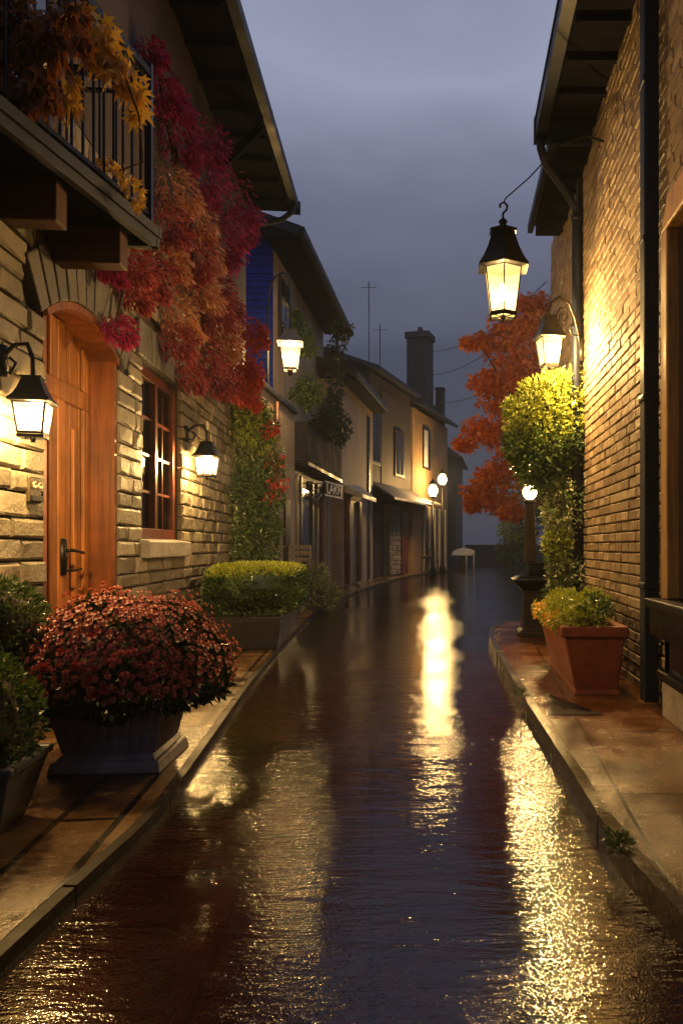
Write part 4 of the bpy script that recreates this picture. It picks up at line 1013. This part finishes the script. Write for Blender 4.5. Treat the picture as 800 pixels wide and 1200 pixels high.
# house 5
H5=thing('ochre_house','ochre corner house with tall chimney and a lit shopfront at the bend','house',(-1.68,31.95,0),a4)
m=MB(); m.box(-6,0,.06,6.1,0,7.0); m.build('wall',M['ochre'],H5)
m=MB(); m.hexa([(-3,-.05,8.6),(.45,-.05,7.05),(.45,6.5,7.05),(-3,6.5,8.6),(-3,-.05,8.75),(.45,-.05,7.2),(.45,6.5,7.2),(-3,6.5,8.75)]); rf=m.build('roof',M['tile'],H5)
m=MB(); m.box(-1.58,-.54,4.4,5.45,7.2,11.1); m.box(-1.66,-.46,4.32,5.53,11.1,11.4); m.lathe([(.2,11.4),(.15,11.6),(.10,11.75)],(-1.06,4.94,0),10); m.build('chimney',M['darkwall'],rf,False,.02)
m=MB(); m.box(-.5,-.12,5.7,6.1,7.1,8.85); m.box(-.53,-.09,5.67,6.13,8.85,8.97); m.build('chimney_stack',M['darkwall'],rf)
m=MB(); m.box(.003,.06,1.55,2.75,4.6,6.4); wi=m.build('window',M['darkwood'],H5,False,.01); m=MB(); m.box(.061,.067,1.65,2.25,4.7,6.3); m.build('pane',M['white'],wi)
m=MB(); m.hexa([(.0,.1,3.25),(.8,-.1,2.95),(.8,2.0,2.95),(.0,2.0,3.25),(.0,.1,3.32),(.8,-.1,3.02),(.8,2.0,3.02),(.0,2.0,3.32)]); m.build('awning',M['offwhite'],H5)
m=MB(); m.box(.003,.05,1.6,5.4,.5,2.9); m.build('shop_window',M['glass'],H5)
for yy in (1.5,2.4,3.3,4.2,5.3): m=MB(); m.box(.051,.12,yy,yy+.14,.1,2.95); m.build('post',M['offwhite'],H5)
m=MB()
PS=thing('plant_stand','dark plant stand with pale flowers outside the lit shopfront','plant stand',(-1.25,34.0,.048),a4)
m=MB(); m.box(-.25,.25,-.6,.6,.62,.7); m.build('top',M['darkwood'],PS)
for sx in (-.2,.2):
    for sy in (-.52,.52): m=MB(); m.box(sx-.03,sx+.03,sy-.03,sy+.03,0,.62); m.build('leg',M['darkwood'],PS)
m=MB(); m.spray((0,0,.85),(.25,.6,.2),260,.14,0,'lance',1,.1,.8,.2,.5); m.spray((0,0,.8),(.3,.65,.12),90,.14,1,'lance',1,.1,.8,.6,.6); m.build('foliage',leafmat('green','tan'),PS)

# street lamps at the bend
def street_lamp(px,py,D,label,w_):
    p=at(px,py,D); z=p.z; o=thing('street_lamp',label,'street lamp',(p.x,p.y,.0),0,'street lamps at the bend')
    m=MB(); m.lathe([(.14,0),(.14,.25),(.07,.4),(.05,1.2),(.04,z-.3)],(0,0,0),12); m.build('post',M['iron'],o,True)
    m=MB(); m.lathe([(.04,z-.3),(.14,z-.24),(.10,z-.22)],(0,0,0),12); m.build('collar',M['iron'],o); m=MB(); m.lathe([(.2,z+.24),(.16,z+.3),(.05,z+.42),(0,z+.5)],(0,0,0),12); m.build('lamp_hood',M['iron'],o)
    m=MB(); m.blob((0,0,z),(.19,.19,.23),0,14); m.build('globe',M['bulb'],o,True)
    point(o,(0,-.4,z),w_,(1,.60,.20),.12)
street_lamp(507,575,30.5,'nearer and lower of two glowing globe lamps at the bend',230)
street_lamp(518,562,33.5,'taller glowing globe lamp behind its twin at the bend',230)

# far end
WS=thing('curved_shelter','small white arched shelter standing at the far end of the street','shelter',(.55,39.5,0))
m=MB()
top_=[(-.62+1.2*i/14, .70+.40*math.sin(math.pi*(.16+.62*i/14))) for i in range(15)]
m.prism([(-.62,.72)]+top_[1:]+[(.52,.80),(.40,.72)],'y',-.5,.5)
m.build('canopy',M['white'],WS,False,.02)
m=MB(); m.box(-.28,.1,-.4,.4,0,.9); m.build('cabinet',M['iron'],WS)
for x_ in (.15,.53): m=MB(); m.tube([(x_,-.45,0),(x_,-.45,.75),(x_-.02,-.45,.98)],.04,8); m.build('leg',M['white'],WS,True)
FH=thing('far_house','dim slate-blue house looming in the mist past the ochre corner','house',(.2,46,0),R(-4))
m=MB(); m.box(-6,0,0,7,0,6.6); m.build('wall',M['darkwall'],FH)
m=MB(); m.prism([(-6.4,6.5),(.4,6.5),(-3,9)],'y',-.3,7.3); m.build('roof',M['tile'],FH)
GW=tag(MB().build('x',M['darkwall']),'','') ; bpy.data.objects.remove(GW)
m=MB(); m.box(.9,12,54,54.4,0,1.2); m.box(.86,12.04,53.96,54.44,1.2,1.3)
tag(m.build('garden_wall',M['darkwall']),'low dark wall closing the far end of the street','wall')
for px,py,r,D,lb in ((600,622,14,42,'pale green bush in front of the low far wall'),(616,628,10,43,'smaller pale bush next to it nearer the pillar lamp'),):
    c=at(px,py,D); o=thing('far_bush',lb,'shrub',(c.x,c.y,0)); m=MB(); q=r/900*D
    m.spray((0,0,c.z),(q*1.2,q,q),600,.22,0,'lance',1,.1,.8,.2,.5); m.spray((0,0,c.z*.45),(q*1.3,q,c.z*.45),500,.22,1,'lance',1,.1,.8,.2,.5); m.build('foliage',leafmat('lime','green'),o)
    m=MB(); m.tube([(0,0,0),(0,0,c.z)],.05,6); m.build('stem',M['bark'],o)
DT=thing('far_tree','dark rounded tree in the mist behind the maple','tree',(5.2,38,0))
m=MB(); m.tube([(0,0,0),(0,0,2.4),(.1,0,4)],[.2,.16,.08],8); m.build('trunk',M['bark'],DT)
m=MB()
for i in range(12): m.spray((rnd(-1.6,1.6),rnd(-1.2,1.2),rnd(2.4,5.2)),rnd(.7,1.2),300,.2,0,'lance',.8,.3,.8,.2,.6)
m.build('crown',M['darkgreen'],DT)
BH=thing('far_roof_house','grey-blue house whose ridge shows above the brown roof','house',(-6.5,44,0),0)
m=MB(); m.box(-5,5,0,8,0,9.3); m.build('wall',M['darkwall'],BH)
m=MB(); m.prism([(-5.5,9.2),(5.5,9.2),(2,11.0),(-2,11.2)],'y',-.4,8.4); m.build('roof',M['tile'],BH)
for px,py0,py1,D,lb in ((432,330,440,40,'taller of two thin masts above the far roofs'),(445,380,440,41,'shorter thin mast right of the tall one')):
    a=at(px,py0,D); o=thing('antenna_mast',lb,'antenna',(a.x,a.y,0),0,'masts above the far roofs'); m=MB(); m.tube([(0,0,8.5),(0,0,a.z)],.025,6); m.build('pole',M['iron'],o)
    m=MB(); m.bar((-.4,0,a.z-.3),(.4,0,a.z-.3),.02); m.build('crossbar',M['iron'],o)
for (p,q,D0,D1,lb) in (((503,412),(640,330),32.8,20,'overhead wire running from the chimney top to the maple'),((504,440),(640,350),32.8,20,'overhead wire just under the topmost one at the chimney'),((513,472),(640,400),34,20,'lowest overhead wire leaving the small chimney')):
    a=at(*p,D0); b=at(*q,D1); pts=[a.lerp(b,i/10)-V3((0,0,.5*math.sin(math.pi*i/10))) for i in range(11)]
    m=MB(); m.tube(pts,.014,5); tag(m.build('overhead_wire',M['iron']),lb,'wire','wires from the far chimney')

# ------------------------------------------------------------------ haze
HZ=True
if HZ:
    n=N('haze_air'); v=n('ShaderNodeVolumePrincipled',{'Color':(.66,.76,.95,1),'Density':.0021,'Anisotropy':.15})
    n.t.links.new(v.outputs[0],n.out.inputs['Volume'])
    m=MB(); m.box(-85,85,-12,155,-1.06,13.5); h=m.build('haze',n.m); h['kind']='stuff'

# ------------------------------------------------------------------ render settings
S.render.engine='CYCLES'
cy=S.cycles; cy.use_denoising=True
try: cy.denoiser='OPENIMAGEDENOISE'
except Exception: pass
cy.max_bounces=6; cy.diffuse_bounces=3; cy.glossy_bounces=3; cy.transmission_bounces=3; cy.transparent_max_bounces=8; cy.volume_bounces=0
cy.sample_clamp_indirect=3; cy.sample_clamp_direct=0; cy.caustics_reflective=False; cy.caustics_refractive=False
cy.use_adaptive_sampling=True; cy.adaptive_threshold=.015
vs_=S.view_settings; vs_.view_transform='Standard'; vs_.look='None'; vs_.exposure=.5; vs_.gamma=1; vs_.use_curve_mapping=False
